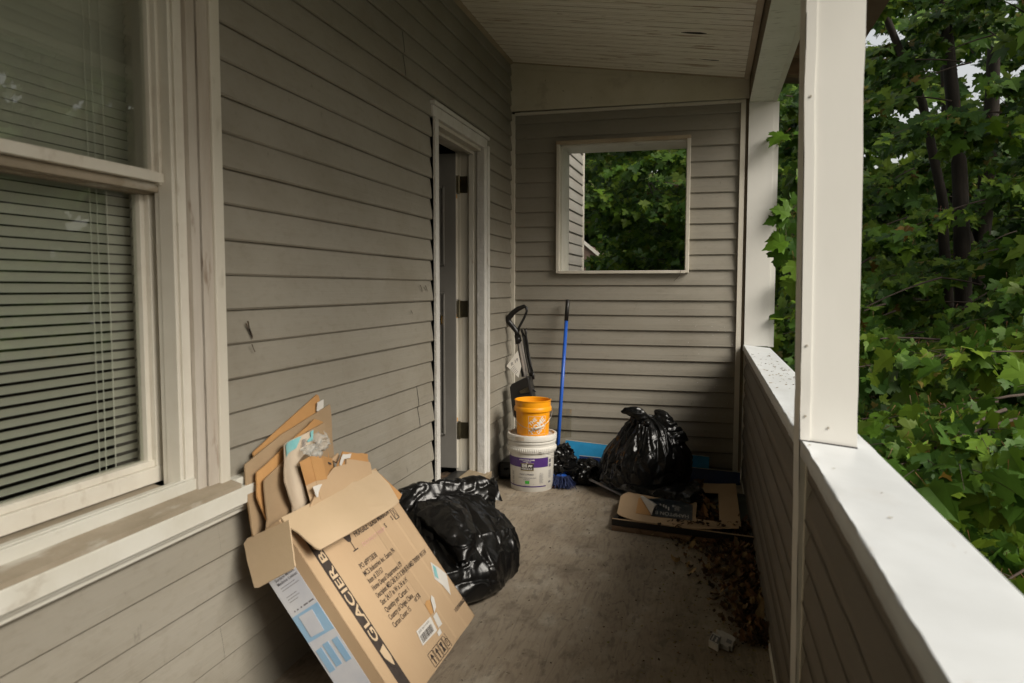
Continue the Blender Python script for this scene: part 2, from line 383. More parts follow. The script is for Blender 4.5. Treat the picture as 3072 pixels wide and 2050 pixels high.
# ------------------------------------------------------------------ house (wall on the left, with window and door)
house = empty('house', U(-1.0, 1.5, FL), 'house wall in grey lapped vinyl siding with a double hung window and an open door', 'house')
w = MB(); zr = .0270
seams = [(2.362, (10,)), (2.366, (9,)), (2.466, (-6,)), (2.471, (-7,))]
siding(w, Ml, 1.345, 2.645, FL, 1.17, zr, seams=seams, seed=1)
siding(w, Ml, 2.645, 3.335, .672, 1.17, zr, seed=1)
siding(w, Ml, 3.335, 3.787, FL, 1.17, zr, seed=1)
siding(w, Ml, -1.6, 1.345, FL, -.480, zr, seed=2)
siding(w, Ml, -1.6, 1.345, .80, 1.17, zr, seed=3)
obj('siding', w, MT['siding_y'], house)
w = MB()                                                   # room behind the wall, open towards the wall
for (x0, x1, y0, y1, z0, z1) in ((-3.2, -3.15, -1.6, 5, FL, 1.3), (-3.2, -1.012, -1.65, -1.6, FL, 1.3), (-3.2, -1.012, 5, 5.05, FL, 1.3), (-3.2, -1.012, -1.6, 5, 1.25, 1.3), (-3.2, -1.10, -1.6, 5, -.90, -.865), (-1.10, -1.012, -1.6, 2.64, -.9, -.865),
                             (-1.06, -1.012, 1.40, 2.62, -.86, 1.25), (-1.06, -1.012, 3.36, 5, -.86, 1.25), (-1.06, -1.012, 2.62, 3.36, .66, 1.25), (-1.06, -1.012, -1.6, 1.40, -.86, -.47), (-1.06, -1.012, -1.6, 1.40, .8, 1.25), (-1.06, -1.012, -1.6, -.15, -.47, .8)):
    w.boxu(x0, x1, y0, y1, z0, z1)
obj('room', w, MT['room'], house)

# the wall goes on beyond the porch end wall, seen through the opening
w = MB(); siding(w, lambda a, off, z: U(-.957 + (a - 4.0) * .017 + off, a, z), 4.02, 5.58, -1.6, 1.5, .0130, seed=5)
w2 = MB(); w2.boxu(-.965, -.918, 5.58, 5.63, -1.7, 1.6); w2.boxu(-3, -.965, 5.05, 5.60, -1.7, 1.6)
fs_ = obj('far_siding', w, MT['siding_bay'], house); obj('corner_board', w2, MT['sash'], fs_)

# ---- double hung window
win = MB()
def V1(x, y, z): return (x, y * -x, z * -x)                 # values read on the wall plane, carried to depth x
win.boxu(-1.015, -.978, 1.336, 1.368, -.431, .86)
win_o = obj('window', win, MT['trim'], house, bevel=.004); win_o['label'] = 'white double hung window with mini blinds behind the glass'
w = MB(); w.boxu(-1.02, -.984, 1.3035, 1.336, -.418, .85); w.boxu(-1.02, -.987, 1.2745, 1.3000, -.418, .85); w.boxu(-1.02, -1.004, 1.3005, 1.3018, -.418, .85)
obj('casing', w, MT['brick'], win_o, bevel=.003)
w = MB()
for (x0, x1, y0, y1) in ((-1.03, -.996, 1.250, 1.274), (-1.03, -1.001, 1.2445, 1.250), (-1.03, -.998, 1.237, 1.2445), (-1.04, -1.010, 1.2385, 1.262), (-1.12, -1.031, 1.262, 1.30)):
    w.boxu(x0, x1, y0, y1, -.39, .85)
w.boxu(-1.10, -1.0, -.1, 1.274, .80, .85)
obj('jamb', w, MT['sash'], win_o, bevel=.002)
w = MB()                                                    # upper sash (outer track)
w.boxu(-1.048, -1.020, 1.2300, 1.258, .196, .80); w.boxu(-1.048, -1.030, 1.222, 1.2300, .2, .80)
w.boxu(-1.048, -1.016, -.1, 1.256, .200, .2185); w.boxu(-1.046, -1.026, -.1, 1.232, .2185, .2225)
us = obj('upper_sash', w, MT['sash'], win_o, bevel=.002)
w = MB(); w.boxu(-1.06, -1.030, -.1, 1.256, .183, .1995); w.boxu(-1.08, -1.05, -.1, 1.262, .180, .1925); obj('meeting_rail', w, MT['sill_worn'], win_o, bevel=.002)
w = MB(); w.boxu(-1.040, -1.0385, -.1, 1.24, .215, .80); obj('upper_pane', w, MT['glass'], win_o)
w = MB()                                                    # lower sash (inner track)
w.boxu(-1.085, -1.056, 1.241, 1.2715, -.385, .181); w.boxu(-1.085, -1.066, 1.229, 1.241, -.36, .181)
w.boxu(-1.085, -1.054, -.1, 1.2715, -.386, -.355); w.boxu(-1.085, -1.062, -.1, 1.245, -.355, -.342)
ls = obj('lower_sash', w, MT['sash'], win_o, bevel=.002)
w = MB(); w.boxu(-1.077, -1.0755, -.1, 1.25, -.35, .181); obj('lower_pane', w, MT['glass'], win_o)
w = MB()                                                    # sloping sill in the track, then inner strip
a = [U(-1.095, -.1, -.384), U(-.998, -.1, -.400), U(-.998, 1.236, -.400), U(-1.095, 1.236, -.384)]
w.slab(a, (0, 0, -1), .03)
w.slab([U(-.995, -.1, -.4040), U(-.953, -.1, -.415), U(-.953, 1.368, -.415), U(-.995, 1.368, -.4040)], (0, 0, -1), .012)
obj('sill_top', w, MT['sill_worn'], win_o)
w = MB(); w.boxu(-1.02, -.992, -.1, 1.275, -.408, -.383); w.boxu(-1.0, -.995, -.1, 1.275, -.383, -.379)
w.boxu(-1.01, -.952, -1.5, 1.56, -.461, -.4245); w.boxu(-1.01, -.966, 1.369, 1.56, -.424, -.4075); w.boxu(-1.01, -.968, -1.5, 1.56, -.474, -.461); w.boxu(-1.01, -.978, -1.5, 1.56, -.487, -.474)
obj('sill', w, MT['sill'], win_o, bevel=.003)

# mini blind hanging behind the panes
bl = empty('window_blind', U(-1.12, .6, .78), 'white horizontal mini blind hanging behind the window panes', 'blind')
w = MB()
z = -.375; i = 0
while z < .78:
    r_ = 0; c = .0068
    P = []
    for j in range(5):
        t = j / 4 - .5
        P.append((-1.118 + t * .010, z + r_ + t * .0150 + .0012 * (1 - 4 * t * t)))
    for j in range(4):
        (xa, za), (xb, zb_) = P[j], P[j + 1]
        w.quad(U(xa, -.1, za), U(xa, 1.295, za + r_ * 3), U(xb, 1.295, zb_ + r_ * 3), U(xb, -.1, zb_))
    z += .0187; i += 1
obj('slats', w, MT['blind'], bl, smooth=True)
for y in (1.150, 1.166, 1.19, .45, .465, .49):
    w = MB(); w.tube([U(-1.108, y, .78), U(-1.108, y + .002, .2), U(-1.107, y, -.37)], .0013, 5); obj('cord', w, MT['cord_w'], bl)
w = MB(); w.boxu(-1.127, -1.108, -.1, 1.295, -.395, -.383); obj('bottom_rail', w, MT['blind'], bl, bevel=.002)

# ---- door opening, casing, door
df = MB()
df.boxu(-1.02, -.982, 2.612, 2.668, -.935, .625); df.boxu(-1.02, -.974, 2.612, 2.630, -.935, .625)
df.boxu(-1.02, -.982, 3.253, 3.300, -.868, .625); df.boxu(-1.02, -.974, 3.288, 3.312, -.875, .640)
df.boxu(-1.02, -.982, 2.612, 3.300, .6255, .667); df.boxu(-1.02, -.974, 2.606, 3.312, .6675, .682)
dfo = obj('door_frame', df, MT['door_trim'], house, bevel=.004); dfo['label'] = 'white painted door casing with chipped lower edges'
w = MB()
for (x0, x1, y0) in ((-1.035, -1.0, 3.262), (-1.058, -1.035, 3.253), (-1.0605, -1.058, 3.257), (-1.10, -1.0605, 3.266), (-1.125, -1.10, 3.2645)):
    w.boxu(x0, x1, y0, 3.33, -.865, .625)
for (x0, x1, z0) in ((-1.035, -1.0, .612), (-1.058, -1.035, .600), (-1.125, -1.058, .6145)):
    w.boxu(x0, x1, 2.64, 3.253, z0, .66)
w.boxu(-1.125, -1.0, 2.62, 2.655, -.865, .625)
obj('jamb', w, MT['door_edge'], dfo, bevel=.002)
w = MB(); w.slab([U(-1.06, 2.66, -.838), U(-.968, 2.66, -.856), U(-.968, 3.318, -.856), U(-1.06, 3.318, -.838)], (0, 0, -1), .035)
obj('threshold', w, MT['threshold'], dfo, bevel=.003)
w = MB(); w.boxu(-.998, -.982, 2.668, 3.300, -.937, -.884); obj('riser', w, MT['door_trim'], dfo)
w = MB(); w.boxu(-1.125, -1.06, 2.66, 3.25, -.86, -.846); obj('track', w, MT['grip'], dfo)
w = MB(); w.grid(lambda u, v: U(-1.45 + u * .34, 2.66 + v * .60, -.862 + .010 * max(0, fbm((u * 9, v * 14, 2), 4))), 30, 50)
obj('debris', w, MT['debris'], dfo)

YD = 3.236
d = MB(); d.boxu(-1.125 - .62, -1.1135, YD, YD + .027, -.832, .605)
door = obj('door', d, MT['door'], house, bevel=.003); door['label'] = 'grey white panel door standing open into the dark room'
w = MB()
for (z0, z1) in ((.10, .46), (-.68, -.02)):                # panel mouldings
    for (a0, a1, b0, b1) in ((-1.66, -1.168, z0, z0 + .010), (-1.66, -1.168, z1 - .010, z1), (-1.66, -1.648, z0, z1), (-1.178, -1.168, z0, z1)):
        w.boxu(a0, a1, YD - .005, YD + .001, b0, b1)
obj('panel_moulding', w, MT['door'], door, bevel=.003)
w = MB()
for (z0, z1) in ((-.832, -.700), (-.614, -.136), (-.050, .424), (.508, .605)): w.boxu(-1.1138, -1.1125, YD + .002, YD + .026, z0, z1)
obj('edge_strip', w, MT['door_edge'], door)
for z in (-.614, -.136, .405):
    w = MB(); w.boxu(-1.1137, -1.1120, YD + .003, YD + .018, z, z + .018); obj('bare_wood_patch', w, MT['tear'], door)
w = MB(); w.lathe([(0.0, .055), (.018, .054), (.026, .045), (.026, .036), (.012, .03), (.012, 0), (.03, -.0), (.03, -.004)], 20)
mtx = Matrix.Translation(U(-1.150 - .50, YD, -.16)) @ Matrix.Rotation(R(90), 4, 'X'); w.v = [mtx @ v for v in w.v]
obj('knob', w, MT['brass'], door, smooth=True)
w = MB(); w.boxu(-1.184, -1.179, YD - .010, YD, -.165, -.125); w.boxu(-1.190, -1.179, YD - .016, YD - .010, -.155, -.137); obj('latch_plate', w, MT['brass'], door, bevel=.001)
for z in (-.695, -.1325, .43):
    w = MB(); w.boxu(-1.1128, -1.1105, YD + .003, YD + .027, z, z + .075)
    w.boxu(-1.1105, -1.066, YD + .0262, YD + .0285, z, z + .075)
    w.tube([U(-1.108, YD + .0265, z - .004), U(-1.108, YD + .0265, z + .080)], .0075, 12)
    for q in range(3): w.tube([U(-1.113, YD + .012, z + .012 + q * .025), U(-1.1095, YD + .012, z + .012 + q * .025)], .0035, 8)
    obj('hinge', w, MT['hinge'], door, bevel=.0008)

w = MB(); w.boxu(-1.0, -.985, 3.312, DW - .01, FL, FL + .014); o = obj('base_moulding', w, MT['trim'], house, bevel=.003)

# ------------------------------------------------------------------ porch end wall
end = empty('end_wall', U(-.4, DW, FL), 'porch end wall in grey lapped siding with a square unglazed opening', 'wall')
OX0, OX1, OZ0, OZ1 = -.735, -.117, .090, .715               # opening
w = MB(); zr = .0130
siding(w, Mb, -.985, -.7455, .080, .88, zr, seed=7); siding(w, Mb, -.109, .142, .080, .88, zr, seed=7)
siding(w, Mb, -.985, .142, FL, .080, zr, seed=7); siding(w, Mb, -.7455, -.109, .726, .88, zr, seed=7)
obj('siding', w, MT['siding_x'], end)
w = MB()                                                    # outer skin
for (x0, x1, z0, z1) in ((-1.0, OX0, FL - .9, 1.2), (OX1, .16, FL - .9, 1.2), (OX0, OX1, FL - .9, OZ0), (OX0, OX1, OZ1, 1.2)): w.boxu(x0, x1, DW + .19, DW + .20, z0, z1)
obj('outer_skin', w, MT['siding_bay'], end)
w = MB(); w.boxu(-.998, -.976, DW - .024, DW - .002, FL, .885)
obj('corner_trim', w, MT['trim'], end, bevel=.002)
w = MB(); w.boxu(.129, .152, DW - .024, DW - .002, FL, .878); obj('corner_trim', w, MT['trim'], end, bevel=.002)
w = MB(); w.boxu(-.976, .152, DW - .022, DW - .002, .8785, .892); obj('top_trim', w, MT['trim'], end, bevel=.002)
w = MB(); w.boxu(.152, .1665, DW - .014, DW - .004, FL, .98); obj('side_strip', w, MT['beam_side'], end)
w = MB(); yf = DW - .030
w.slab([U(-.997, yf, .898), U(.166, yf, .895), U(.166, yf, .99), U(-.997, yf, 1.145)], (0, 1, 0), .02)
obj('fascia_board', w, MT['fascia'], end, bevel=.002)
w = MB()
w.slab([U(-.997, yf - .006, 1.112), U(-.15, yf - .006, 1.000), U(-.15, yf - .006, 1.035), U(-.997, yf - .006, 1.145)], (0, 1, 0), .006)
obj('fascia_strip', w, MT['fascia'], end)
of = MB()
of.boxu(-.757, -.741, DW - .032, DW - .002, .076, .738); of.boxu(-.116, -.098, DW - .032, DW - .002, .076, .733)
ofo = obj('opening_frame', of, MT['trim'], end, bevel=.003); ofo['label'] = 'off white frame round the square opening, rusty along its top'
w = MB(); w.boxu(-.757, -.098, DW - .034, DW - .002, .721, .738); obj('head_strip', w, MT['ceil_trim'], ofo, bevel=.002)
w = MB(); w.boxu(-.742, -.115, DW - .033, DW - .002, .074, .0885); obj('sill_strip', w, MT['trim'], ofo, bevel=.002)
w = MB(); w.boxu(-.741, -.7325, DW - .004, DW + .20, .08, .72); w.boxu(-.119, -.114, DW - .004, DW + .20, .08, .72)
w.boxu(-.741, -.114, DW - .004, DW + .20, .7135, .722); w.boxu(-.741, -.114, DW - .004, DW + .20, .078, .088)
obj('jamb_liner', w, MT['sill'], ofo)
w = MB(); w.tube([U(-.135, DW - .036, .088), U(-.140, DW - .042, .066), U(-.152, DW - .045, .05), U(-.168, DW - .04, .036)], .0016, 5)
o = obj('dry_stem', w, MT['twig']); tag(o, 'thin dry stem hanging from the lower right corner of the wall opening', 'stem')

# ------------------------------------------------------------------ porch roof: board ceiling, trims, deck, rafter tails
roof = empty('porch_roof', U(-.4, 1.8, .98), 'low sloping porch roof with a peeling white board ceiling', 'roof')
def cz(x): return 1.140 + (x + 1.0) * (.982 - 1.140) / 1.16
w = MB(); y = DW - .03; b = .0605; RY0 = -1.7
while y > RY0:
    y1 = y - b; q = .005
    for (ya, yb, za, zb_) in ((y, y - q, .009, 0), (y - q, y1 + q, 0, 0), (y1 + q, y1, 0, .009)):
        w.quad(U(-1.0, ya, cz(-1) + za), U(.163, ya, cz(.163) + za), U(.163, yb, cz(.163) + zb_), U(-1.0, yb, cz(-1) + zb_))
    ym = y - b * .55                                        # bead in the middle of each board
    for (ya, yb, za, zb_) in ((ym + .003, ym, -.0, -.0016), (ym, ym - .003, -.0016, -.0)):
        w.quad(U(-1.0, ya, cz(-1) + za - .0003), U(.163, ya, cz(.163) + za - .0003), U(.163, yb, cz(.163) + zb_ - .0003), U(-1.0, yb, cz(-1) + zb_ - .0003))
    y = y1
obj('board_ceiling', w, MT['ceiling'], roof)
w = MB(); y = DW - .03 - b
while y > RY0:
    w.quad(U(-1.0, y - .0022, cz(-1) - .0002), U(.163, y - .0022, cz(.163) - .0002), U(.163, y + .0022, cz(.163) - .0002), U(-1.0, y + .0022, cz(-1) - .0002)); y -= b
obj('board_joints', w, MT['board_joint'], roof)
w = MB()                                                    # split boards: black slabs painted for the dark inside the holes
for (pa, pb, wd) in (((1563, 75), (1622, 78), .020), ((1604, 136), (1650, 140), .013), ((1300, 152), (1308, 152), .006)):
    n_ = Vector((.158 / 1.16, 0, 1)); p0 = Vector((-1, 0, 1.1385))
    A, B = onp(p0, n_, pa[0] * K, pa[1] * K), onp(p0, n_, pb[0] * K, pb[1] * K); m_ = (A + B) / 2
    pts = [A, A.lerp(B, .3) + Vector((0, -wd * .35, 0)), A.lerp(B, .75) + Vector((0, -wd * .5, 0)), B, A.lerp(B, .7) + Vector((0, wd * .5, 0)), A.lerp(B, .25) + Vector((0, wd * .4, 0))]
    w.slab([UV(p) for p in pts], (0, 0, 1), .02)
obj('split', w, MT['black_gap'], roof)
w = MB()
w.slab([U(-1.0, RY0, cz(-1) - .012), U(-.975, RY0, cz(-.975) - .001), U(-.975, RY0, cz(-.975) + .01), U(-1.0, RY0, cz(-1) + .01)], (0, 1, 0), (DW - .03 - RY0) * S)
obj('wall_moulding', w, MT['ceil_trim'], roof)
w = MB(); w.slab([U(-.998, DW - .052, cz(-1) - .003), U(.150, DW - .052, cz(.15) - .003), U(.150, DW - .052, cz(.15) + .01), U(-.998, DW - .052, cz(-1) + .01)], (0, 1, 0), .022 * S)
obj('end_moulding', w, MT['ceil_trim'], roof)
w = MB(); w.slab([U(.140, RY0, cz(.14) - .011), U(.163, RY0, cz(.163) - .011), U(.163, RY0, cz(.163) + .01), U(.140, RY0, cz(.14) + .01)], (0, 1, 0), (DW - .055 - RY0) * S)
obj('beam_moulding', w, MT['ceil_trim'], roof)
w = MB()
a = [U(-1.3, RY0 - .1, cz(-1.3) + .03), U(.60, RY0 - .1, cz(.60) + .10), U(.60, RY0 - .1, cz(.60) + .13), U(-1.3, RY0 - .1, cz(-1.3) + .10)]
w.slab(a, (0, 1, 0), (DW + .45 - RY0) * S); w.boxu(-3.3, -1.01, -1.7, 5.1, 1.31, 1.36)
obj('roof_deck', w, MT['far_roof'], roof)
for i in range(14):
    y = -.25 + i * .30
    if y > 4: break
    w = MB(); w.slab([U(.294, y, .965), U(.47, y, .945), U(.47, y, 1.05), U(.294, y, 1.08)], (0, 1, 0), .065)
    obj('rafter_tail', w, MT['raw_wood'], roof, bevel=.003)

w = MB(); w.boxu(-1.0, .27, -1.74, -1.62, FL - .9, 1.2); o = obj('unseen_shade_wall', w, MT['siding_x']); tag(o, 'added plain siding wall, unseen behind the viewer, that darkens the porch', 'wall')  # unseen wall added behind the camera to deepen the shade inside
# scuffs on the siding and paint specks on the end wall
def smear(F, pts, wd, n=5):
    w = MB()
    for i in range(n):
        o_ = [(a + random.gauss(0, wd * .5), z + random.gauss(0, wd * .4)) for a, z in pts]
        for (a0, z0), (a1, z1) in zip(o_, o_[1:]):
            h = wd * random.uniform(.15, .45); w.quad(F(a0 - h, z0), F(a1 - h * .6, z1), F(a1 + h * .6, z1), F(a0 + h, z0))
    return w
Fl = lambda a, z: U(-1 + .0135, a, z)
def wallpt(x, y): p = onx(-1, x * K, y * K); return p.y, p.z
for pts, m_, wd in (((wallpt(556, 738), wallpt(560, 755), wallpt(568, 775)), 'debris', .006), ((wallpt(566, 790), wallpt(573, 806)), 'debris', .003), ((wallpt(956, 655), wallpt(962, 668)), 'debris', .004), ((wallpt(968, 656), wallpt(973, 667)), 'debris', .005), ((wallpt(936, 686), wallpt(974, 683)), 'paper', .002), ((wallpt(934, 712), wallpt(938, 720)), 'debris', .003)):
    obj('scuff_mark', smear(Fl, pts, wd), MT[m_], house)
w = MB()
for i in range(70):
    x, z, r_ = .14 - abs(random.gauss(0, .12)), random.uniform(-.75, -.15), random.uniform(.0006, .0018)
    w.add([U(x + r_ * math.cos(a), DW - .0135, z + r_ * math.sin(a)) for a in (0, 1.05, 2.1, 3.14, 4.2, 5.24)], [tuple(range(6))])
o = obj('paint_specks', w, MT['paper'], end); o['kind'] = 'stuff'
# ------------------------------------------------------------------ beam and posts
beam = empty('porch_beam', U(.22, 1.6, .872), 'white boxed porch beam above the posts, speckled with mildew', 'beam')
w = MB(); w.boxu(.1665, .288, RY0, DW - .005, .8735, .8785); obj('soffit_panel', w, MT['beam'], beam)
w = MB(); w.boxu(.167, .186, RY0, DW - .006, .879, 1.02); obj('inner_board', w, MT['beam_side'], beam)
w = MB(); w.boxu(.268, .290, RY0, DW + .1, .8715, 1.06); w.boxu(.187, .267, RY0, DW - .01, .8795, .96); obj('outer_board', w, MT['sill'], beam)

SH = -.0123
p1 = empty('porch_post', U(.20, 1.45, FL), 'tall white metal clad post nearest the camera, dented along its edges', 'post', 'porch posts')
w = MB()
def post_box(w, x0, x1, y0, y1, z0, z1, nz=60, dents=True):
    vs, fs = [], []
    for j in range(nz + 1):
        z = z0 + (z1 - z0) * j / nz; sx = SH * z
        dl = .0022 * max(0, fbm((z * 9, 3.1, 0), 2) - .25) if dents else 0
        dr = .004 * max(0, fbm((z * 7, 8.3, 0), 2) - .25) if dents else 0
        vs += [U(x0 + sx + dl, y0 + dl, z), U(x1 + sx - dr, y0, z), U(x1 + sx - dr, y1, z), U(x0 + sx + dl, y1, z)]
    for j in range(nz):
        fs += [(j * 4 + k, j * 4 + (k + 1) % 4, j * 4 + 4 + (k + 1) % 4, j * 4 + 4 + k) for k in range(4)]
    fs += [(3, 2, 1, 0), tuple(nz * 4 + k for k in range(4))]
    w.add(vs, fs)
post_box(w, .1585, .2525, 1.405, 1.505, FL, .8735)
obj('shaft', w, MT['post'], p1, auto=35)
w = MB(); post_box(w, .1570, .1745, 1.4015, 1.4048, FL, .86, 60); post_box(w, .1570, .1583, 1.4015, 1.4700, FL, .86, 60)
obj('corner_flashing', w, MT['post'], p1, auto=35)
w = MB(); w.slab([U(.1600, 1.4008, -.2690), U(.2560, 1.4008, -.2793), U(.2560, 1.4008, -.2770), U(.1600, 1.4008, -.2672)], (0, 1, 0), .004); obj('base_joint', w, MT['black_gap'], p1)
for (x, z) in ((.1665, .33), (.1668, -.10), (.1664, -.225), (.205, -.245)):
    w = MB(); w.tube([U(x + SH * z, 1.4045 if x > .18 else 1.4012, z), U(x + SH * z, 1.4032 if x > .18 else 1.3998, z)], .0028, 10); obj('nail_head', w, MT['cap_edge'], p1)
p2 = empty('porch_post', U(.23, DW - .01, -.27), 'far white post against the end wall with maple leaves over its edge', 'post', 'porch posts')
SH = -.002
w = MB(); post_box(w, .1675, .2775, DW - .032, DW + .09, -.275, .8735, 40, False); obj('shaft', w, MT['post'], p2, auto=35)
w = MB(); post_box(w, .2780, .302, DW - .028, DW + .09, -.2785, .8715, 40, False); obj('edge_trim', w, MT['post'], p2, auto=35)

# ------------------------------------------------------------------ half wall with sloping metal clad cap
hw = empty('half_wall', U(.23, 1.2, FL), 'waist high half wall in grey siding under a wide white cap', 'half wall')
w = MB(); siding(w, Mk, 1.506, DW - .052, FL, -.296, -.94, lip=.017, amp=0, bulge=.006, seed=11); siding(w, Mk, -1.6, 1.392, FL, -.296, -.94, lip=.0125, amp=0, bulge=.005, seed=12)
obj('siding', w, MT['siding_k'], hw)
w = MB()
for k in range(0, 9):                                        # lap shade painted as darker strips, with some grime, on each drip edge
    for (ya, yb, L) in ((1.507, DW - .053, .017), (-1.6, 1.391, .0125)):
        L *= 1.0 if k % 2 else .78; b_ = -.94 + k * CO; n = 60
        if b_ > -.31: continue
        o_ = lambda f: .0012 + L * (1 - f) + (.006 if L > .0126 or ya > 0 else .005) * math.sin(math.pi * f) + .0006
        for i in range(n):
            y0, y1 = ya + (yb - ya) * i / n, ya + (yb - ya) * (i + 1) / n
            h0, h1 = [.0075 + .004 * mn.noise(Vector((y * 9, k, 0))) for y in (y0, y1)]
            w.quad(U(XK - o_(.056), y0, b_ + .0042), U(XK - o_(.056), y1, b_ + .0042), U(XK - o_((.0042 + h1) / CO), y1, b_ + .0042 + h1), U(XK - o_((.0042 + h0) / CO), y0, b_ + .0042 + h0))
o = obj('lap_shade_grime', w, MT['lap_shade_grime'], hw); o['kind'] = 'stuff'
w = MB(); w.boxu(XK + .001, .268, -1.6, 1.404, FL, -.305); w.boxu(XK + .001, .268, 1.506, DW - .033, FL, -.305); w.boxu(.2535, .268, 1.404, 1.506, FL, -.305)
obj('core', w, MT['beam_side'], hw)
w = MB(); w.boxu(.1715, .1845, 1.388, 1.403, FL, -.300); w.boxu(.1665, .1845, DW - .054, DW - .036, FL, -.300); obj('end_trim', w, MT['trim'], hw, bevel=.002)
w = MB(); w.boxu(.168, XK, 1.506, DW - .05, FL, FL + .018); w.boxu(.168, XK, -1.6, 1.398, FL, FL + .018); obj('base_moulding', w, MT['sill'], hw, bevel=.004)
def cap(name, ya, yb, xa=.163, xb=.288):
    n = int((yb - ya) / .012); vs = []; fs = []
    for i in range(n + 1):
        y = ya + (yb - ya) * i / n
        j = .0016 * fbm((y * 14, 1, 0), 3); jz = .0009 * fbm((y * 9, 5, 2), 2)
        j += -.0009 * max(0, fbm((y * 30, 9, 0), 2) - .35)
        zi = -.2690
        sl_ = lambda x: zi - (x - .163) * .107
        row = [U(xa + j + .002, y, sl_(xa) - .029), U(xa + j, y, sl_(xa) - .027), U(xa + j, y, sl_(xa) - .0025 + jz), U(xa + .0025 + j, y, sl_(xa) + jz)]
        for t in (.04, .25, .5, .75, .96): row.append(U(xa + (xb - xa) * t, y, sl_(xa + (xb - xa) * t) + .0012 * fbm((y * 5, t * 4, 1), 2)))
        row += [U(xb - .002, y, sl_(xb)), U(xb, y, sl_(xb) - .0025), U(xb, y, sl_(xb) - .027), U(xb - .002, y, sl_(xb) - .029)]
        vs += row
    m = 13
    for i in range(n):
        for k in range(m - 1): fs.append((i * m + k, (i + 1) * m + k, (i + 1) * m + k + 1, i * m + k + 1))
        fs.append((i * m + m - 1, (i + 1) * m + m - 1, (i + 1) * m, i * m))
    fs += [tuple(range(m)), tuple(n * m + k for k in range(m))[::-1]]
    w = MB(); w.add(vs, fs); return obj(name, w, MT['cap'], hw, auto=50)
cap('cap', -1.6, 1.4005); cap('cap', 1.5065, DW - .034)
cap('cap', 1.4008, 1.506, .2555, .288)
# ================================================================== CARTON LEANING ON THE WALL
LEAN = 0.6374
E1 = Vector((0, 1, 0)); E2 = Vector((-math.sin(LEAN), 0, math.cos(LEAN))); NN = Vector((math.cos(LEAN), 0, math.sin(LEAN)))
BH, BD, BW = .4789, .1025, .4825
RBc = Vector((-.5925, 1.8673, FL + BD * math.sin(LEAN)))
LTc = RBc + E2 * BH - E1 * BW
def fc(a, b, o=0): return UV(LTc + E1 * a - E2 * b + NN * o)              # front face: a right, b down (u)
def sd_(t, b, o=0): return UV(LTc - NN * t - E2 * b - E1 * o)             # left side: t back, b down
T = .0032
box = empty('cardboard_box', UV(RBc - E1 * BW / 2 - NN * BD), 'open cardboard carton with black printing leaning on the siding below the window, stuffed with cardboard', 'cardboard box')
w = MB()
cols = [(0, 0), (.012, 0), (.10, -.001), (.20, .001), (.292, .0035), (.300, .0015), (.338, -.0022), (.346, -.001), (.408, .0005), (.416, .002), (.47, 0), (BW, 0)]
def fo(a):
    for (a0, o0), (a1, o1) in zip(cols, cols[1:]):
        if a <= a1: return o0 + (o1 - o0) * (a - a0) / max(1e-6, a1 - a0)
    return 0
def fcp(a, b, o=0): return fc(a, b, fo(a) + o)
for (a0, o0), (a1, o1) in zip(cols, cols[1:]): w.quad(fc(a0, BH, o0), fc(a1, BH, o1), fc(a1, 0, o1), fc(a0, 0, o0))
w.quad(fc(0, 0, -T), fc(BW, 0, -T), fc(BW, BH, -T), fc(0, BH, -T)); w.quad(fc(0, 0), fc(BW, 0), fc(BW, 0, -T), fc(0, 0, -T))
for (t0, t1) in ((0, BD),):
    w.slab([sd_(t0, 0), sd_(t1, 0), sd_(t1, BH), sd_(t0, BH)], E1, T * S)
    w.slab([UV(LTc + E1 * BW - NN * t - E2 * b) for t, b in ((t0, 0), (t0, BH), (t1, BH), (t1, 0))], -E1, T * S)
w.slab([fc(0, 0, -BD), fc(0, BH, -BD), fc(BW, BH, -BD), fc(BW, 0, -BD)], NN, T * S)
w.slab([fc(0, BH, 0), fc(BW, BH, 0), fc(BW, BH, -BD), fc(0, BH, -BD)], E2, T * S)
obj('body', w, MT['kraft'], box)

def bowed(w, outline, origin, ea, eb, en, bow, t):
    """sheet with a curved section: outline in (a, b), displaced by bow(a, b) along en"""
    k = len(outline); ca = sum(p[0] for p in outline) / k; cb = sum(p[1] for p in outline) / k
    rings = []; M_ = 8
    for r in range(M_ + 1):
        f = r / M_; rings.append([(ca + (a - ca) * f, cb + (b - cb) * f) for a, b in outline])
    P = lambda a, b, o: UV(origin + ea * a + eb * b + en * (bow(a, b) + o))
    for o, flip in ((0, False), (-t, True)):
        vs = [P(a, b, o) for rg in rings for a, b in rg]; fs = []
        for r in range(M_):
            for i in range(k):
                q = (r * k + i, r * k + (i + 1) % k, (r + 1) * k + (i + 1) % k, (r + 1) * k + i)
                fs.append(q[::-1] if flip else q)
        w.add(vs, fs)
    vs = [P(a, b, 0) for a, b in outline] + [P(a, b, -t) for a, b in outline]
    w.add(vs, [(i, (i + 1) % k, k + (i + 1) % k, k + i) for i in range(k)])
def r1(x, y): return (720 + x * .2551, 1160 + y * .2551)
def r2(x, y): return (780 + x / 3.4075, 1500 + y / 3.4075)
def dense(pts, n=4, jit=0):
    out = []
    for (p, q) in zip(pts, pts[1:] + pts[:1]):
        for i in range(n):
            t = i / n; out.append((p[0] + (q[0] - p[0]) * t + random.uniform(-jit, jit), p[1] + (q[1] - p[1]) * t + random.uniform(-jit, jit)))
    return out
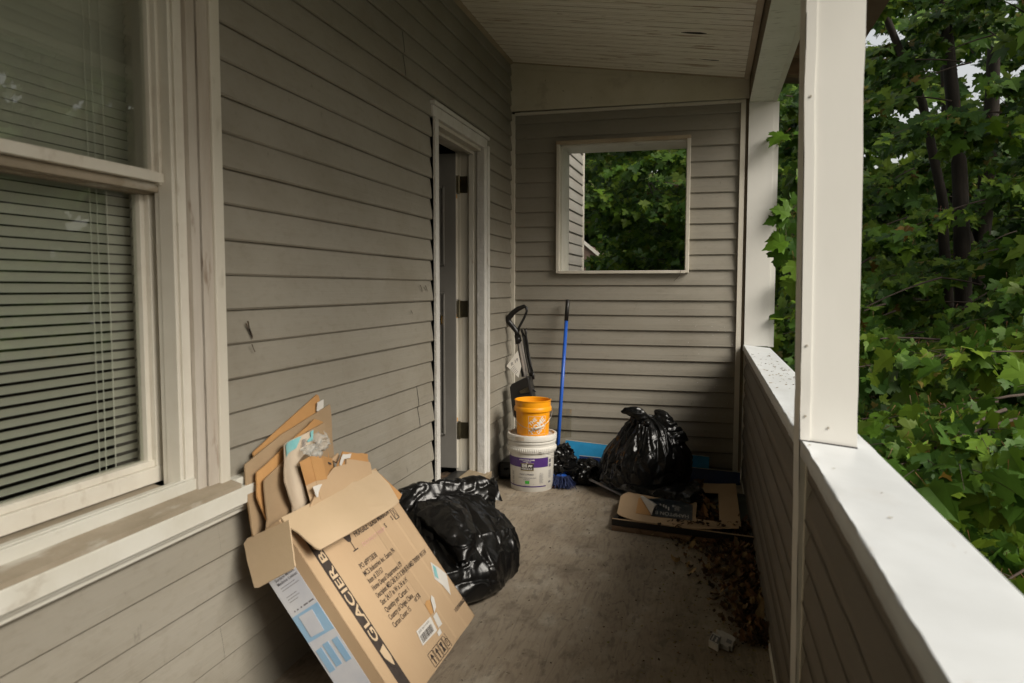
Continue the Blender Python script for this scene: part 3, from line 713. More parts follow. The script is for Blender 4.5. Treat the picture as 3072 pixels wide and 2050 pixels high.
# folded down front flap
be = R(20); fd = -E2 * math.cos(be) + NN * math.sin(be); fn_ = NN * math.cos(be) + E2 * math.sin(be)
px = [r1(490, 1540), r1(1000, 1285), r1(1330, 1105), r1(1560, 990), r1(1610, 1000), r1(1740, 1150), r1(1868, 1365), r2(1330, 105), r2(1100, 240), r2(900, 362), r2(780, 425), r2(610, 520), r2(560, 500), r2(480, 435), r2(380, 340), r2(300, 285), r2(235, 210)]
def to_ab(px, o, ea, eb, nrm):
    out = []
    for p in px:
        q = onp(o, nrm, *p) - Vector(o); out.append((q.dot(ea), q.dot(eb)))
    return out
w = MB()
o0 = LTc + NN * .004
bowed(w, dense(to_ab(px, o0, E1, fd, fn_), 3, .0006), o0, E1, fd, fn_, lambda a, b: .004 * math.sin(min(1, max(0, b / .13)) * 2.2) + (.003 if .30 < a < .345 else 0), T)
f = obj('front_flap', w, MT['kraft_l'], box, auto=40); f['label'] = 'light brown torn flap folded down over the printed front'
# left flap, folded out and hanging over the side
be = R(28); fd2 = -E2 * math.cos(be) - E1 * math.sin(be); fn2 = -E1 * math.cos(be) + E2 * math.sin(be)
w = MB(); o1 = LTc - E1 * .002
pts = [(-.002, .002), (.108, .002), (.112, .018), (.106, .100), (.098, .132), (.090, .135), (.012, .105), (-.004, .09), (-.008, .05)]
px = [(868, 1560), (740, 1616), (731, 1630), (748, 1690), (772, 1765), (783, 1764), (884, 1709), (893, 1700), (884, 1640)]
bowed(w, dense(to_ab(px, o1, -NN, fd2, fn2), 3, .0006), o1, -NN, fd2, fn2, lambda a, b: .008 * math.sin(b * 14), T)
f = obj('side_flap', w, MT['kraft_l'], box, auto=40); f['label'] = 'square brown flap hanging over the printed side'
w = MB(); o2 = LTc + E1 * BW
px = [(1126, 1414), (1140, 1422), (1206, 1484), (1200, 1497), (1192, 1500), (1160, 1460)]
pl = [UV(onp(o2 - NN * .02, Vector((.55, -.45, .7)), *p)) for p in px]; w.slab(pl, (-.5, .4, -.7), T * S)
obj('side_flap', w, MT['kraft_o'], box)

# printing on the front
ink = MB(); ln = MB()
ft = lambda a0, b0: (lambda x, y: fcp(a0 + x, b0 - y, .0009))
band = MB(); n_ = 10
for i in range(n_):
    b0, b1 = .02 + (BH - .022) * i / n_, .02 + (BH - .022) * (i + 1) / n_
    band.quad(fcp(.039, b1, .0006), fcp(.076, b1, .0006), fcp(.076, b0, .0006), fcp(.039, b0, .0006))
obj('printed_band', band, MT['ink'], box)
lt = MB()
letters(lt, 'GLACIER BAY', .0355, lambda x, y: fcp(.0705 - y, .334 - x, .0012), bold=.0006, fit=.292)
obj('band_lettering', lt, MT['kraft_l'], box)
ic = MB()
pts = [(.046, .352), (.0695, .346), (.0705, .375), (.066, .392), (.060, .402), (.052, .385), (.047, .372)]
ic.slab([fcp(a, b, .0008) for a, b in pts][::-1], NN, .0006)
obj('band_emblem', ic, MT['kraft_l'], box)
ic = MB(); ic.slab([fcp(a, b, .0014) for a, b in ((.044, .366), (.056, .388), (.066, .400), (.062, .404), (.050, .393), (.043, .374))][::-1], NN, .0005); obj('emblem_stroke', ic, MT['ink'], box)
L0, dl, sz = .191, .01885, .0185
lines = [('PO #PP32838', .156, .085), ('MCS Industries Inc. Easton, PA', .1535, .172), ('Item # 33157', .1525, .075), ('Home Depot Department # 29', .1505, .165), ('Description: MED CAB 24.17 X 24 IN (B) FRAMED TRIVIEW PAT E-W', .149, .305), ('Size: 24.17 in W x 24 in H', .1475, .142),
         ('Quantity per Carton: 1', .146, .128), ('Country of Origin: China', .1425, .130), ('Carton Count: 15', .139, .095)]
for i, (t, a, wd) in enumerate(lines): letters(ink, t, sz, ft(a, L0 + i * dl), bold=.00012, fit=wd)
letters(ink, 'of 578', sz, ft(.268, L0 + 8 * dl - .006), bold=.0001, fit=.036)
letters(ink, '10104000600', .0150, ft(.404, .432), bold=.0001, fit=.084)
letters(ink, 'FRAGILE GLASS MIRROR', .0225, ft(.208, .1235), bold=.0003, fit=.200)
for (a, b) in ((.352, .148), (.398, .142)): letters(ink, 'S', .017, ft(a, b), bold=.0004)
def stroke(mb, pts, wd, F=fcp, o=.0009):
    for p, q in zip(pts, pts[1:]):
        d = Vector((q[0] - p[0], q[1] - p[1])); l_ = d.length or 1; nx, ny = -d.y / l_ * wd / 2, d.x / l_ * wd / 2
        mb.quad(F(p[0] + nx, p[1] + ny, o), F(p[0] - nx, p[1] - ny, o), F(q[0] - nx, q[1] - ny, o), F(q[0] + nx, q[1] + ny, o))
gob = [(.166, .094), (.194, .094), (.194, .110), (.189, .121), (.181, .126), (.172, .122), (.166, .110)]
ink.add([fcp(a, b, .0009) for a, b in gob][::-1], [tuple(range(len(gob)))]); stroke(ink, [(.1805, .124), (.1805, .147)], .0028); stroke(ink, [(.169, .1475), (.192, .1475)], .003)
stroke(ink, [(.413, .108), (.437, .108), (.437, .146), (.413, .146), (.413, .108)], .0022); stroke(ink, [(.413, .108), (.437, .146)], .002); stroke(ink, [(.413, .146), (.437, .108)], .002)
for k_ in range(4):
    a = .187 + k_ * .029; stroke(ink, [(a, .441), (a + .025, .441), (a + .025, .474), (a, .474), (a, .441)], .0016)
    if k_ in (0, 1): stroke(ink, [(a + .0125, .471), (a + .0125, .450)], .004); stroke(ink, [(a + .006, .456), (a + .0125, .446), (a + .019, .456)], .003)
    elif k_ == 2: ink.add([fcp(x, y, .0009) for x, y in ((a + .005, .446), (a + .020, .446), (a + .015, .457), (a + .020, .469), (a + .005, .469), (a + .010, .457))][::-1], [tuple(range(6))])
    else: stroke(ink, [(a + .006, .452), (a + .019, .452), (a + .019, .468), (a + .006, .468), (a + .006, .452)], .002); stroke(ink, [(a + .0125, .443), (a + .0125, .462)], .002)
obj('printing', ink, MT['ink'], box)
pk = MB(); letters(pk, 'DO NOT DROP', .014, ft(.215, .152), fit=.13); obj('pink_stamp', pk, MT['pink'], box)
def decal(name, pts, m, o=.0010, parent=box, F=fcp):
    d_ = MB(); d_.slab([F(a, b, o) for a, b in pts][::-1], NN if F is fcp else -E1, .0006); return obj(name, d_, m, parent)
st = decal('torn_label', [(.440, .291), (.462, .318), (.478, .345), (.431, .391), (.424, .357), (.410, .330)], MT['paper'])
decal('label_stripe', [(.4405, .300), (.446, .312), (.4235, .338), (.416, .325)], MT['teal'], .0018)
decal('torn_patch', [(.297, .356), (.318, .353), (.337, .359), (.312, .386), (.290, .385)], MT['tear'])
decal('peeled_paper', [(.337, .360), (.349, .353), (.353, .362), (.339, .382), (.312, .388)], MT['paper'], .0030)
decal('blank_label', [(.299, .392), (.328, .391), (.318, .422), (.288, .420)], MT['paper'])
bs = decal('barcode_label', [(.202, .384), (.285, .386), (.276, .421), (.192, .418)], MT['paper'])
bc = MB(); x = .203
while x < .268:
    wd = random.choice((.0008, .0012, .002)); stroke(bc, [(x, .398), (x - .004, .415)], wd, o=.0018); x += wd + random.choice((.0008, .0014))
letters(bc, '33157  24.17 X 24 IN', .007, lambda x, y: fcp(.206 + x, .393 - y, .0018)); obj('barcode', bc, MT['ink'], box)
decal('small_label', [(.272, .424), (.292, .423), (.288, .434), (.268, .434)], MT['paper'])

# printed side towards the camera
def sab(px):
    out = []
    for p in px:
        q = onp(LTc - E1 * .0008, E1, *p) - LTc; out.append((-q.dot(NN), -q.dot(E2)))
    return out
def side(name, ab, m, o): return decal(name, ab, m, o, F=lambda t, b, o_: sd_(t, b, o_))
side('side_label', [(.0265, .06), (.1020, .06), (.1020, BH - .002), (.0265, BH - .002)], MT['print_pale'], .0008)
side('side_picture', [(.0275, .188), (.1010, .186), (.1010, .249), (.0275, .253)], MT['print_blue'], .0016)
side('mirror_picture', [(.047, .194), (.085, .192), (.086, .242), (.050, .245)], MT['print_pale'], .0024)
for (t0, b0) in ((.032, .270), (.058, .268), (.080, .271)): side('small_picture', [(t0, b0), (t0 + .016, b0), (t0 + .016, b0 + .055), (t0, b0 + .055)], MT['print_blue'], .0016)
sp = MB(); fs3 = lambda t0, b0: (lambda x, y: sd_(t0 - x, b0 - y, .0017))
letters(sp, 'Surface Mount', .0095, fs3(.088, .1055), bold=.0001, fit=.056); letters(sp, 'Medicine Cabinet', .0095, fs3(.088, .1150), bold=.0001, fit=.058)
for i, l_ in enumerate((.042, .050, .030, .034, .026)):
    stroke(sp, [(.086, .122 + i * .0062 + (.010 if i > 1 else 0)), (.086 - l_, .122 + i * .0062 + (.010 if i > 1 else 0))], .0011, sd_, .0017)
for t, l_ in ((.088, .003), (.080, .004), (.069, .004), (.060, .012), (.045, .014)): stroke(sp, [(t, .178), (t - l_, .178)], .0032, sd_, .0017)
obj('side_printing', sp, MT['ink_g'], box)

# sheets and scraps standing in the carton (each a thing)
def lean_plane(x_at, z_at, deg): return (Vector((x_at, 1.6, z_at)), Vector((math.cos(R(deg)), 0, math.sin(R(deg)))))
def sheet(name, label, cat, px, plane, m, t=.0035, n=4, jit=.8, bow=None, group=None):
    p0, nr = plane; w = MB(); nr = nr.normalized()
    ea = Vector((0, 1, 0)); ea = (ea - nr * ea.dot(nr)).normalized(); eb = ea.cross(nr)
    ab = to_ab(dense(px, n, jit), p0, ea, eb, nr)
    bowed(w, ab, p0, ea, eb, nr, bow or (lambda a, b: 0), t)
    o = obj(name, w, m, auto=40); tag(o, label, cat, group); return o
G_ = 'flattened cardboard in the carton'
sheet('cardboard_sheet', 'rearmost orange brown cardboard sheet, its corner highest against the siding', 'cardboard', [r1(905, 92), r1(928, 108), r1(960, 262), r1(1010, 600), (950, 1560), (800, 1580), r1(160, 810), r1(160, 772), r1(400, 550)], lean_plane(-.982, -.33, 7), MT['kraft_o'], group=G_)
o = MB(); c_ = onp((-.978, 1.6, -.33), (1, 0, .12), *r1(935, 232))
o.slab([UV(c_ + Vector(v)) for v in ((.002, -.016, .012), (.002, .016, .016), (.002, .014, -.014), (.002, -.02, -.010))][::-1], (1, 0, 0), .002)
o = obj('tape_scrap', o, MT['paper']); tag(o, 'torn white tape scrap on the corner of the rearmost sheet', 'tape')
sheet('cardboard_sheet', 'large grey brown cardboard sheet with a pointed top corner', 'cardboard', [r1(1055, 213), r1(1066, 240), r1(1085, 560), r1(1105, 800), (1010, 1560), (770, 1640), (757, 1590), r1(130, 1560), r1(80, 1200), r1(62, 915), r1(500, 560)], lean_plane(-.970, -.33, 9), MT['kraft_d'], group=G_)
sheet('cardboard_sheet', 'narrow orange brown cardboard strip with a ragged left edge, leftmost in the carton', 'cardboard', [r1(185, 1030), r1(205, 1090), r1(230, 1300), r1(290, 1600), (800, 1620), (765, 1640), r1(100, 1450), r1(78, 1180)], lean_plane(-.955, -.45, 8), MT['kraft_o'], jit=1.6, group=G_)
sheet('cardboard_sheet', 'orange brown creased sheet whose top edge slopes under the pointed one', 'cardboard', [r1(865, 385), r1(985, 410), r1(1000, 600), r1(1060, 820), (980, 1560), (820, 1590), r1(300, 1560), r1(200, 1300), r1(190, 1010), r1(560, 690)], lean_plane(-.952, -.36, 10), MT['kraft_o'], bow=lambda a, b: .004 * math.sin(a * 30), group=G_)
sheet('cardboard_sheet', 'grey brown corrugated panel with a creased rounded left corner behind the mailer', 'cardboard', [r1(970, 425), r1(985, 520), r1(1022, 690), (980, 1560), (800, 1590), r1(330, 1560), r1(290, 1300), r1(275, 1110), r1(310, 1070), r1(560, 860), r1(800, 520)], lean_plane(-.940, -.36, 11), MT['kraft_d'], bow=lambda a, b: .006 * math.sin(a * 22 + b * 9), group=G_)
sheet('cardboard_sheet', 'small grey brown corrugated flap low at the left, in front of the creased panel', 'cardboard', [r1(560, 1330), r1(640, 1420), r1(660, 1600), (830, 1600), r1(390, 1600), r1(385, 1520), r1(430, 1470)], lean_plane(-.925, -.50, 12), MT['kraft_d'], group=G_)
ml = sheet('padded_mailer', 'crumpled beige paper mailer with a turquoise corner standing in the carton', 'mailer', [r1(530, 690), r1(580, 650), r1(700, 590), r1(818, 515), r1(822, 680), r1(715, 760), r1(690, 860), r1(740, 1050), r1(810, 1340), (905, 1570), (880, 1570), r1(640, 1420), r1(560, 1290), r1(490, 1130), r1(490, 1000), r1(515, 860)], lean_plane(-.925, -.38, 14), MT['mailer'], bow=lambda a, b: .010 * math.sin(a * 40 + 1.0 + b * 8), jit=.3)
w = MB(); p0, nr = lean_plane(-.9235, -.38, 14); ea, eb = Vector((0, 1, 0)), Vector((0, 1, 0)).cross(nr.normalized())
bowed(w, to_ab(dense([r1(535, 695), r1(580, 655), r1(700, 595), r1(725, 585), r1(690, 720), r1(560, 800), r1(535, 830)], 3), p0, ea, eb, nr), p0, ea, eb, nr, lambda a, b: .002 + .010 * math.sin(a * 40 + 1.0 + b * 8), .001)
bowed(w, to_ab(dense([r1(790, 540), r1(815, 520), r1(818, 640), r1(775, 660), r1(770, 640), r1(808, 620)], 3), p0, ea, eb, nr), p0, ea, eb, nr, lambda a, b: .002 + .010 * math.sin(a * 40 + 1.0 + b * 8), .001)
obj('turquoise_print', w, MT['teal'], ml)
w = MB(); p0 = p0 + Vector((.003, 0, 0))
for i in range(7): bowed(w, to_ab([r1(738 + i * 0, 622 + i * 13), r1(765, 616 + i * 13), r1(765, 622 + i * 13), r1(738, 628 + i * 13)], p0, ea, eb, nr), p0, ea, eb, nr, lambda a, b: .003 + .010 * math.sin(a * 40 + 1.0 + b * 8), .0006)
obj('barcode', w, MT['ink_g'], ml)
# crumpled clear wrap
w = MB(); c_ = onp((-.905, 1.6, -.42), (1, 0, .2), *r1(860, 735))
w.grid(lambda u, v: UV(c_ + Vector((.02 * fbm((u * 4, v * 4, 1), 3) + .015 * math.sin(v * 3.1), (u - .5) * .10, (v - .5) * .045 + .030 * (u - .5) + .012 * fbm((u * 5, v * 5, 7), 3)))), 26, 16)
o = obj('plastic_wrap', w, MT['clearwrap'], smooth=True); tag(o, 'crumpled clear plastic wrap on top of the carton between mailer and small box', 'plastic wrap')
# small orange brown box
sb = empty('small_box', UV(onp((-.885, 1.6, -.47), (1, 0, .2), *r1(860, 1100))), 'small folded orange brown box with a crease down its front, standing in the carton', 'small box')
w = MB(); q = lambda x, a: UV(onp((x, 1.6, -.45), (1, -.15, .2), *a))
A_ = [r1(700, 890), r1(820, 822), r1(890, 1110), r1(775, 1165)]; B_ = [r1(820, 822), r1(960, 818), r1(1015, 1090), r1(890, 1110)]; C_ = [r1(960, 818), r1(1075, 845), r1(1100, 1000), r1(1015, 1090)]
w.quad(*[q(x, a) for x, a in zip((-.890, -.872, -.872, -.890), A_)]); w.quad(*[q(x, a) for x, a in zip((-.872, -.880, -.880, -.872), B_)]); w.quad(*[q(x, a) for x, a in zip((-.880, -.915, -.915, -.880), C_)])
obj('body', w, MT['kraft_o'], sb, solid=.004)
w = MB(); w.quad(*[q(x, a) for x, a in zip((-.889, -.872, -.868, -.880), (r1(775, 1165), r1(890, 1112), r1(950, 1330), r1(830, 1370)))]); w.quad(*[q(x, a) for x, a in zip((-.872, -.880, -.876, -.868), (r1(890, 1112), r1(1015, 1092), r1(1060, 1300), r1(950, 1330)))])
obj('lower_flap', w, MT['kraft'], sb, solid=.004)
w = MB(); w.quad(*[q(-.895, a) for a in (r1(1010, 880), r1(1070, 895), r1(1078, 925), r1(1015, 900))]); obj('stamp', w, MT['ink'], sb)
sheet('paper_scrap', 'small white paper scrap below the orange brown box', 'paper', [r1(858, 1178), r1(965, 1145), r1(930, 1230), r1(915, 1300), r1(900, 1300)], lean_plane(-.862, -.50, 16), MT['paper'], t=.001)
sheet('cardboard_sheet', 'brown cut cardboard piece with a slanted left edge behind the front flap', 'cardboard', [r1(1110, 945), r1(1250, 915), r1(1253, 850), r1(1400, 870), r1(1530, 890), r1(1548, 985), (1120, 1500), (930, 1520), r1(918, 1225), r1(1000, 1090)], lean_plane(-.868, -.49, 18), MT['kraft'], group=G_)
sheet('cardboard_sheet', 'brown cardboard flap with a perforated top edge at the right of the carton', 'cardboard', [r1(1215, 765), r1(1360, 782), r1(1498, 790), r1(1512, 900), (1110, 1480), (1010, 1480), r1(1150, 920)], lean_plane(-.885, -.46, 16), MT['kraft_o'], jit=.9, group=G_)
sheet('paper_scrap', 'bent white paper strip on the perforated cardboard flap', 'paper', [r1(1215, 795), r1(1308, 792), r1(1295, 840), r1(1225, 850), r1(1195, 925), r1(1170, 925), r1(1195, 830)], lean_plane(-.880, -.46, 16), MT['paper'], t=.001)
sheet('cardboard_sheet', 'thin pale cardboard sliver between the pointed sheet and the perforated flap', 'cardboard', [r1(1155, 778), r1(1170, 815), r1(1140, 900), r1(1070, 860)], lean_plane(-.905, -.46, 12), MT['kraft'], n=2, group=G_)

# ================================================================== RUBBISH BAGS
def ridge(p): return 1 - abs(mn.noise(Vector(p)))
def plastic(p, n, sc=7.0, amp=.010, seed=0):
    """creased film: broad bulges plus sharp narrow folds"""
    q = p * sc + Vector((seed, seed * .7, 0))
    wv = mn.noise_vector(q * .5) * .8
    a = mn.noise(q * .55) * 1.6 - (ridge((q.x * .8 + wv.x, q.y * .8 + wv.y, q.z * 1.6 + wv.z)) ** 6) * 1.5 + (ridge((q.x * 1.7 + wv.z, q.y * 1.7, q.z * 2.4 + wv.y)) ** 9) * .8
    return p + n * (a * amp)
def revolve_bag(w, prof, cxy, nu=260, nv=170, amp=.010, sc=7, folds=0, seed=0, squash=(1, 1), fold_from=.5):
    """prof: list of (z, r, dx, dy) in u from bottom to top"""
    def P(t):
        x = t * (len(prof) - 1); i = min(int(x), len(prof) - 2); f = x - i
        p = [prof[max(i - 1, 0)], prof[i], prof[i + 1], prof[min(i + 2, len(prof) - 1)]]
        return [.5 * (2 * p[1][k] + (p[2][k] - p[0][k]) * f + (2 * p[0][k] - 5 * p[1][k] + 4 * p[2][k] - p[3][k]) * f * f + (3 * p[1][k] - p[0][k] - 3 * p[2][k] + p[3][k]) * f ** 3) for k in range(4)]
    vs = []
    for j in range(nv + 1):
        t = j / nv; z, r, dx, dy = P(t); r = max(r, .0005)
        for i in range(nu):
            a = 2 * math.pi * i / nu
            k = max(0, (t - fold_from) / (1 - fold_from)) if folds else 0
            ph = 1.2 * mn.noise(Vector((t * 2.2 + seed, seed, a * .4)))
            fr = 1 + k * .15 * (abs(math.sin(a * folds / 2 + ph * 2 + 1.5 * mn.noise(Vector((math.cos(a) * 2, math.sin(a) * 2, seed))))) - .5) if folds else 1
            p = Vector((cxy[0] + dx + math.cos(a) * r * fr * squash[0], cxy[1] + dy + math.sin(a) * r * fr * squash[1], z))
            n = Vector((math.cos(a), math.sin(a), .25)).normalized()
            e = min(1, r / .05)
            p = plastic(p, n, sc, amp * e * .55, seed)
            ca_, sa_ = math.cos(a), math.sin(a); tw = .7 * mn.noise(Vector((ca_ * 1.5, sa_ * 1.5, t * 2 + seed)))
            c1 = ridge((ca_ * 3.6 + seed, sa_ * 3.6 + tw, t * 1.1 + tw)) ** 10; c2 = ridge((ca_ * 7 + tw, sa_ * 7 + seed, t * 2.2)) ** 12; c3 = ridge((ca_ * 2.4 + t * 3 + seed, sa_ * 2.4 - t * 2.5, 3)) ** 14
            p += n * (amp * e * (.9 * c1 + .25 * c2 - .9 * c3)); p.z = max(p.z, FL + .002); vs.append(UV(p))
    fs = [(j * nu + i, j * nu + (i + 1) % nu, (j + 1) * nu + (i + 1) % nu, (j + 1) * nu + i) for j in range(nv) for i in range(nu)]
    fs += [tuple(range(nu))[::-1], tuple(nv * nu + i for i in range(nu))]
    w.add(vs, fs)
def film(w, fn, nu=50, nv=30, amp=.005, sc=9, seed=0):
    def g_(u, v):
        p = fn(u, v); e = .004
        du = fn(min(1, u + e), v) - fn(max(0, u - e), v); dv = fn(u, min(1, v + e)) - fn(u, max(0, v - e))
        n = du.cross(dv); n = n.normalized() if n.length > 1e-9 else Vector((0, 0, 1))
        p = plastic(p, n, sc, amp, seed); p.z = max(p.z, FL + .003); return UV(p)
    w.grid(g_, nu, nv)
def bez(pts, t):
    x = t * (len(pts) - 1); i = min(int(x), len(pts) - 2); f = x - i; f = f * f * (3 - 2 * f) * .5 + f * .5
    return Vector(pts[i]).lerp(Vector(pts[i + 1]), f)

b1 = empty('rubbish_bag', U(-.79, 2.34, FL), 'big open black rubbish bag slumped beside the carton with its mouth rolled over', 'rubbish bag', 'black rubbish bags')
w = MB()
revolve_bag(w, [(FL + .003, .10, 0, 0), (FL + .006, .195, 0, 0), (FL + .030, .230, .004, -.01), (FL + .085, .232, .004, 0), (FL + .140, .215, -.004, .02), (FL + .190, .185, -.02, .05), (FL + .225, .15, -.045, .08), (FL + .245, .11, -.06, .10), (FL + .252, .04, -.07, .10)], (-.802, 2.235), amp=.010, sc=5, seed=3, squash=(.94, 1.14), folds=9, fold_from=.1)
obj('body', w, MT['glossbag'], b1, smooth=True)
w = MB()                                                    # rolled mouth along the top
la = [tuple(ony(yy, x * K, y * K)) for x, y, yy in ((903, 1172, 2.15), (918, 1135, 2.20), (952, 1116, 2.26), (1005, 1110, 2.32), (1060, 1114, 2.39), (1110, 1110, 2.45), (1140, 1112, 2.48))]
def lip(u, v):
    p = bez(la, u); out = Vector((.62, -.75, 0)).normalized()
    r_ = .020 + .008 * math.sin(u * 9 + 1); hang = .060 + .030 * mn.noise(Vector((u * 3, 2, 0))) + .02 * math.sin(u * 4)
    if v < .2: q = (-r_, -.06 * (1 - v / .2))
    elif v < .5: a = (v - .2) / .3 * math.pi; q = (-math.cos(a) * r_, math.sin(a) * r_ * .8)
    else: f = (v - .5) / .5; q = (r_ + f * .030 + .012 * math.sin(u * 17 + f * 2) * f, -hang * f)
    return p + out * q[0] + Vector((0, 0, q[1] + .006 * mn.noise(Vector((u * 8, 5, 0)))))
film(w, lip, 110, 40, .005, 13, 5)
def mouth(u, v):                                            # flared end of the mouth
    a = u * 5.2 - 2.0; c = ony(2.45, 1112 * K, 1132 * K)
    ax = Vector((.86, .28, -.10)).normalized(); s1 = Vector((-.28, .86, .1)).normalized(); s2 = Vector((0, 0, 1))
    r_ = .034 + .022 * v
    return c + ax * (v * .055 - .02) + s1 * math.cos(a) * r_ * 1.2 + s2 * math.sin(a) * r_
film(w, mouth, 60, 24, .004, 14, 8)
obj('mouth', w, MT['glossbag'], b1, smooth=True)
w = MB()                                                    # hanging tongue of film in front
def drape(px, off):
    d = ray(*px); c = Vector((-.802, 2.235, FL + .04)); ax = Vector((.218 + off, .265 + off, .215 + off))
    q = Vector((d.x / ax.x, d.y / ax.y, d.z / ax.z)); o = Vector((-c.x / ax.x, -c.y / ax.y, -c.z / ax.z))
    A, B, C = q.dot(q), 2 * q.dot(o), o.dot(o) - 1; D = B * B - 4 * A * C
    t = (-B - math.sqrt(D)) / (2 * A) if D > 0 else -B / (2 * A)
    return d * t
def c7(x, y): return (1180 + x * .26786, 1420 + y * .26786)
def tongue(u, v):
    l_ = bez([(215, 330, 0), (250, 460, 0), (480, 660, 0), (640, 830, 0), (730, 990, 0)], v); r_ = bez([(700, 300, 0), (860, 440, 0), (905, 640, 0), (910, 850, 0), (820, 990, 0)], v)
    p = l_.lerp(r_, u); return drape(c7(p.x, p.y), .012 + .022 * math.sin(u * math.pi) ** .7 + .008 * v)
film(w, tongue, 60, 60, .0045, 15, 2)
obj('loose_flap', w, MT['glossbag'], b1, smooth=True)

b2 = empty('rubbish_bag', U(-.265, 3.47, FL), 'full tied black rubbish bag with two knotted ears standing against the end wall', 'rubbish bag', 'black rubbish bags')
w = MB()
revolve_bag(w, [(FL + .046, .10, 0, 0), (FL + .05, .185, 0, 0), (FL + .075, .205, .002, 0), (FL + .13, .203, .006, 0), (FL + .19, .190, .014, .0), (FL + .25, .150, .022, .0), (FL + .305, .108, .026, 0), (FL + .345, .070, .014, 0), (FL + .362, .030, -.005, -.02), (FL + .372, .006, -.01, -.03)], (-.275, 3.45), amp=.007, sc=7, folds=15, seed=11, squash=(1, .95), fold_from=.0)
obj('body', w, MT['bag_tie'], b2, smooth=True)
def ear(px0, px1, px2, wd, yy, seed):
    w = MB(); A, B, C = [ony(yy, p[0] * K, p[1] * K) for p in (px0, px1, px2)]
    def fn(u, v):
        a = u * 2 * math.pi; c = A.lerp(B, v).lerp(B.lerp(C, v), v)
        r_ = wd * (math.sin(math.pi * min(1, .08 + v * .92)) ** .6) * (.55 + .45 * v)
        t = (C - A).normalized(); s1 = t.cross(Vector((0, 1, 0))).normalized()
        return c + s1 * math.cos(a) * r_ + Vector((0, 1, 0)) * math.sin(a) * r_ * .55
    film(w, fn, 40, 26, .005, 13, seed); return w
obj('ear', ear((1487, 975), (1472, 936), (1424, 944), .034, 3.36, 4), MT['bag_tie'], b2, smooth=True)
w = MB(); pk0, pk1, pk2 = [ony(3.42, x * K, y * K) for x, y in ((1530, 1010), (1527, 965), (1511, 938))]
def peak(u, v):
    a = u * 2 * math.pi; c = pk0.lerp(pk1, v).lerp(pk1.lerp(pk2, v), v); r_ = .080 * (1 - v) ** .60 + .004
    r_ *= 1 + .16 * abs(math.sin(a * 2.5 + 1)) * (1 - v * .5)
    return c + Vector((math.cos(a) * r_, math.sin(a) * r_ * .6, 0))
film(w, peak, 70, 40, .005, 13, 9); obj('ear', w, MT['bag_tie'], b2, smooth=True)
w = MB(); kp = ony(3.335, 1484 * K, 973 * K)
def knot(u, v):
    a, b = u * 2 * math.pi, (v - .5) * math.pi
    return kp + Vector((math.cos(a) * math.cos(b) * .017, math.sin(a) * math.cos(b) * .015, math.sin(b) * .015))
film(w, knot, 24, 16, .004, 22, 1); obj('knot', w, MT['bag_tie'], b2, smooth=True)
w = MB()
def skirt(u, v):
    a = bez([(-.44, 3.33, FL + .075), (-.33, 3.275, FL + .07), (-.20, 3.262, FL + .075), (-.10, 3.285, FL + .09), (-.04, 3.36, FL + .09)], u); b = bez([(-.41, 3.30, FL + .052), (-.31, 3.235, FL + .053), (-.18, 3.175, FL + .053), (-.055, 3.12, FL + .053), (.005, 3.26, FL + .053)], u)
    return a.lerp(b, v) + Vector((0, 0, .012 * math.sin(v * 3.14)))
film(w, skirt, 60, 22, .006, 12, 6); obj('skirt', w, MT['bag_tie'], b2, smooth=True)

b3 = empty('rubbish_bag', U(-.60, 3.52, FL), 'small crumpled black plastic bag lying between paint bucket and tied bag', 'rubbish bag', 'black rubbish bags')
def blob(c, ax, seed, amp, sc=12, nu=56, nv=36):
    w = MB(); c = Vector(c)
    def fn(u, v):
        a, b = u * 2 * math.pi, (v - .5) * math.pi; p = Vector((math.cos(a) * math.cos(b), math.sin(a) * math.cos(b), math.sin(b)))
        r_ = 1 + .30 * mn.noise(p * 1.6 + Vector((seed, 0, 0)))
        return c + Vector((p.x * ax[0], p.y * ax[1], p.z * ax[2])) * r_
    film(w, fn, nu, nv, amp, sc, seed); return w
obj('body', blob((-.662, 3.47, FL + .120), (.078, .055, .082), 3, .013, 12, 90, 60), MT['bag_tie'], b3, auto=22)
obj('lower_fold', blob((-.570, 3.52, FL + .060), (.090, .07, .062), 8, .012, 12, 90, 60), MT['bag_tie'], b3, auto=22)
o = obj('plastic_scrap', blob((-.93, 3.56, FL + .035), (.055, .06, .035), 5, .010), MT['bag_tie'], auto=22); tag(o, 'dark plastic scrap on the floor in the corner left of the paint bucket', 'scrap')

# ================================================================== BUCKETS
pb = empty('paint_bucket', U(-.797, 3.41, FL), 'white five gallon paint bucket with a purple label and closed lid', 'bucket')
bc0 = WL[pb]; PH = .345
r0, r1_ = .1345, .1455
def rb(z): return r0 + (r1_ - r0) * z / PH
w = MB(); w.lathe([(0, .004), (r0 - .006, .004), (r0 - .002, 0), (r0, .004), (rb(.225), .225), (rb(.24), .240), (.1525, .244), (.155, .250), (.154, .272), (.1515, .278), (.1465, .280), (.1475, .298), (.1530, .300), (.1540, .309), (.149, .313), (.147, .332), (.1, .334), (0, .334)], 96, bc0)
obj('body', w, MT['white_pl'], pb, auto=35)
w = MB()
for i in range(72):
    a = 2 * math.pi * i / 72; c, s_ = math.cos(a), math.sin(a)
    w.tube([bc0 + Vector((c * .1545, s_ * .1545, .251)), bc0 + Vector((c * .1548, s_ * .1548, .271))], .0028, 5)
obj('ribs', w, MT['white_pl'], pb, smooth=True)
w = MB(); w.lathe([(.1485, .322), (.1570, .319), (.1580, .324), (.1578, .350), (.1555, .3545), (.1480, .356), (.1425, .3545), (.1405, .343), (.10, .342), (0, .342)], 96, bc0)
lid = obj('lid', w, MT['white_pl'], pb, auto=35)
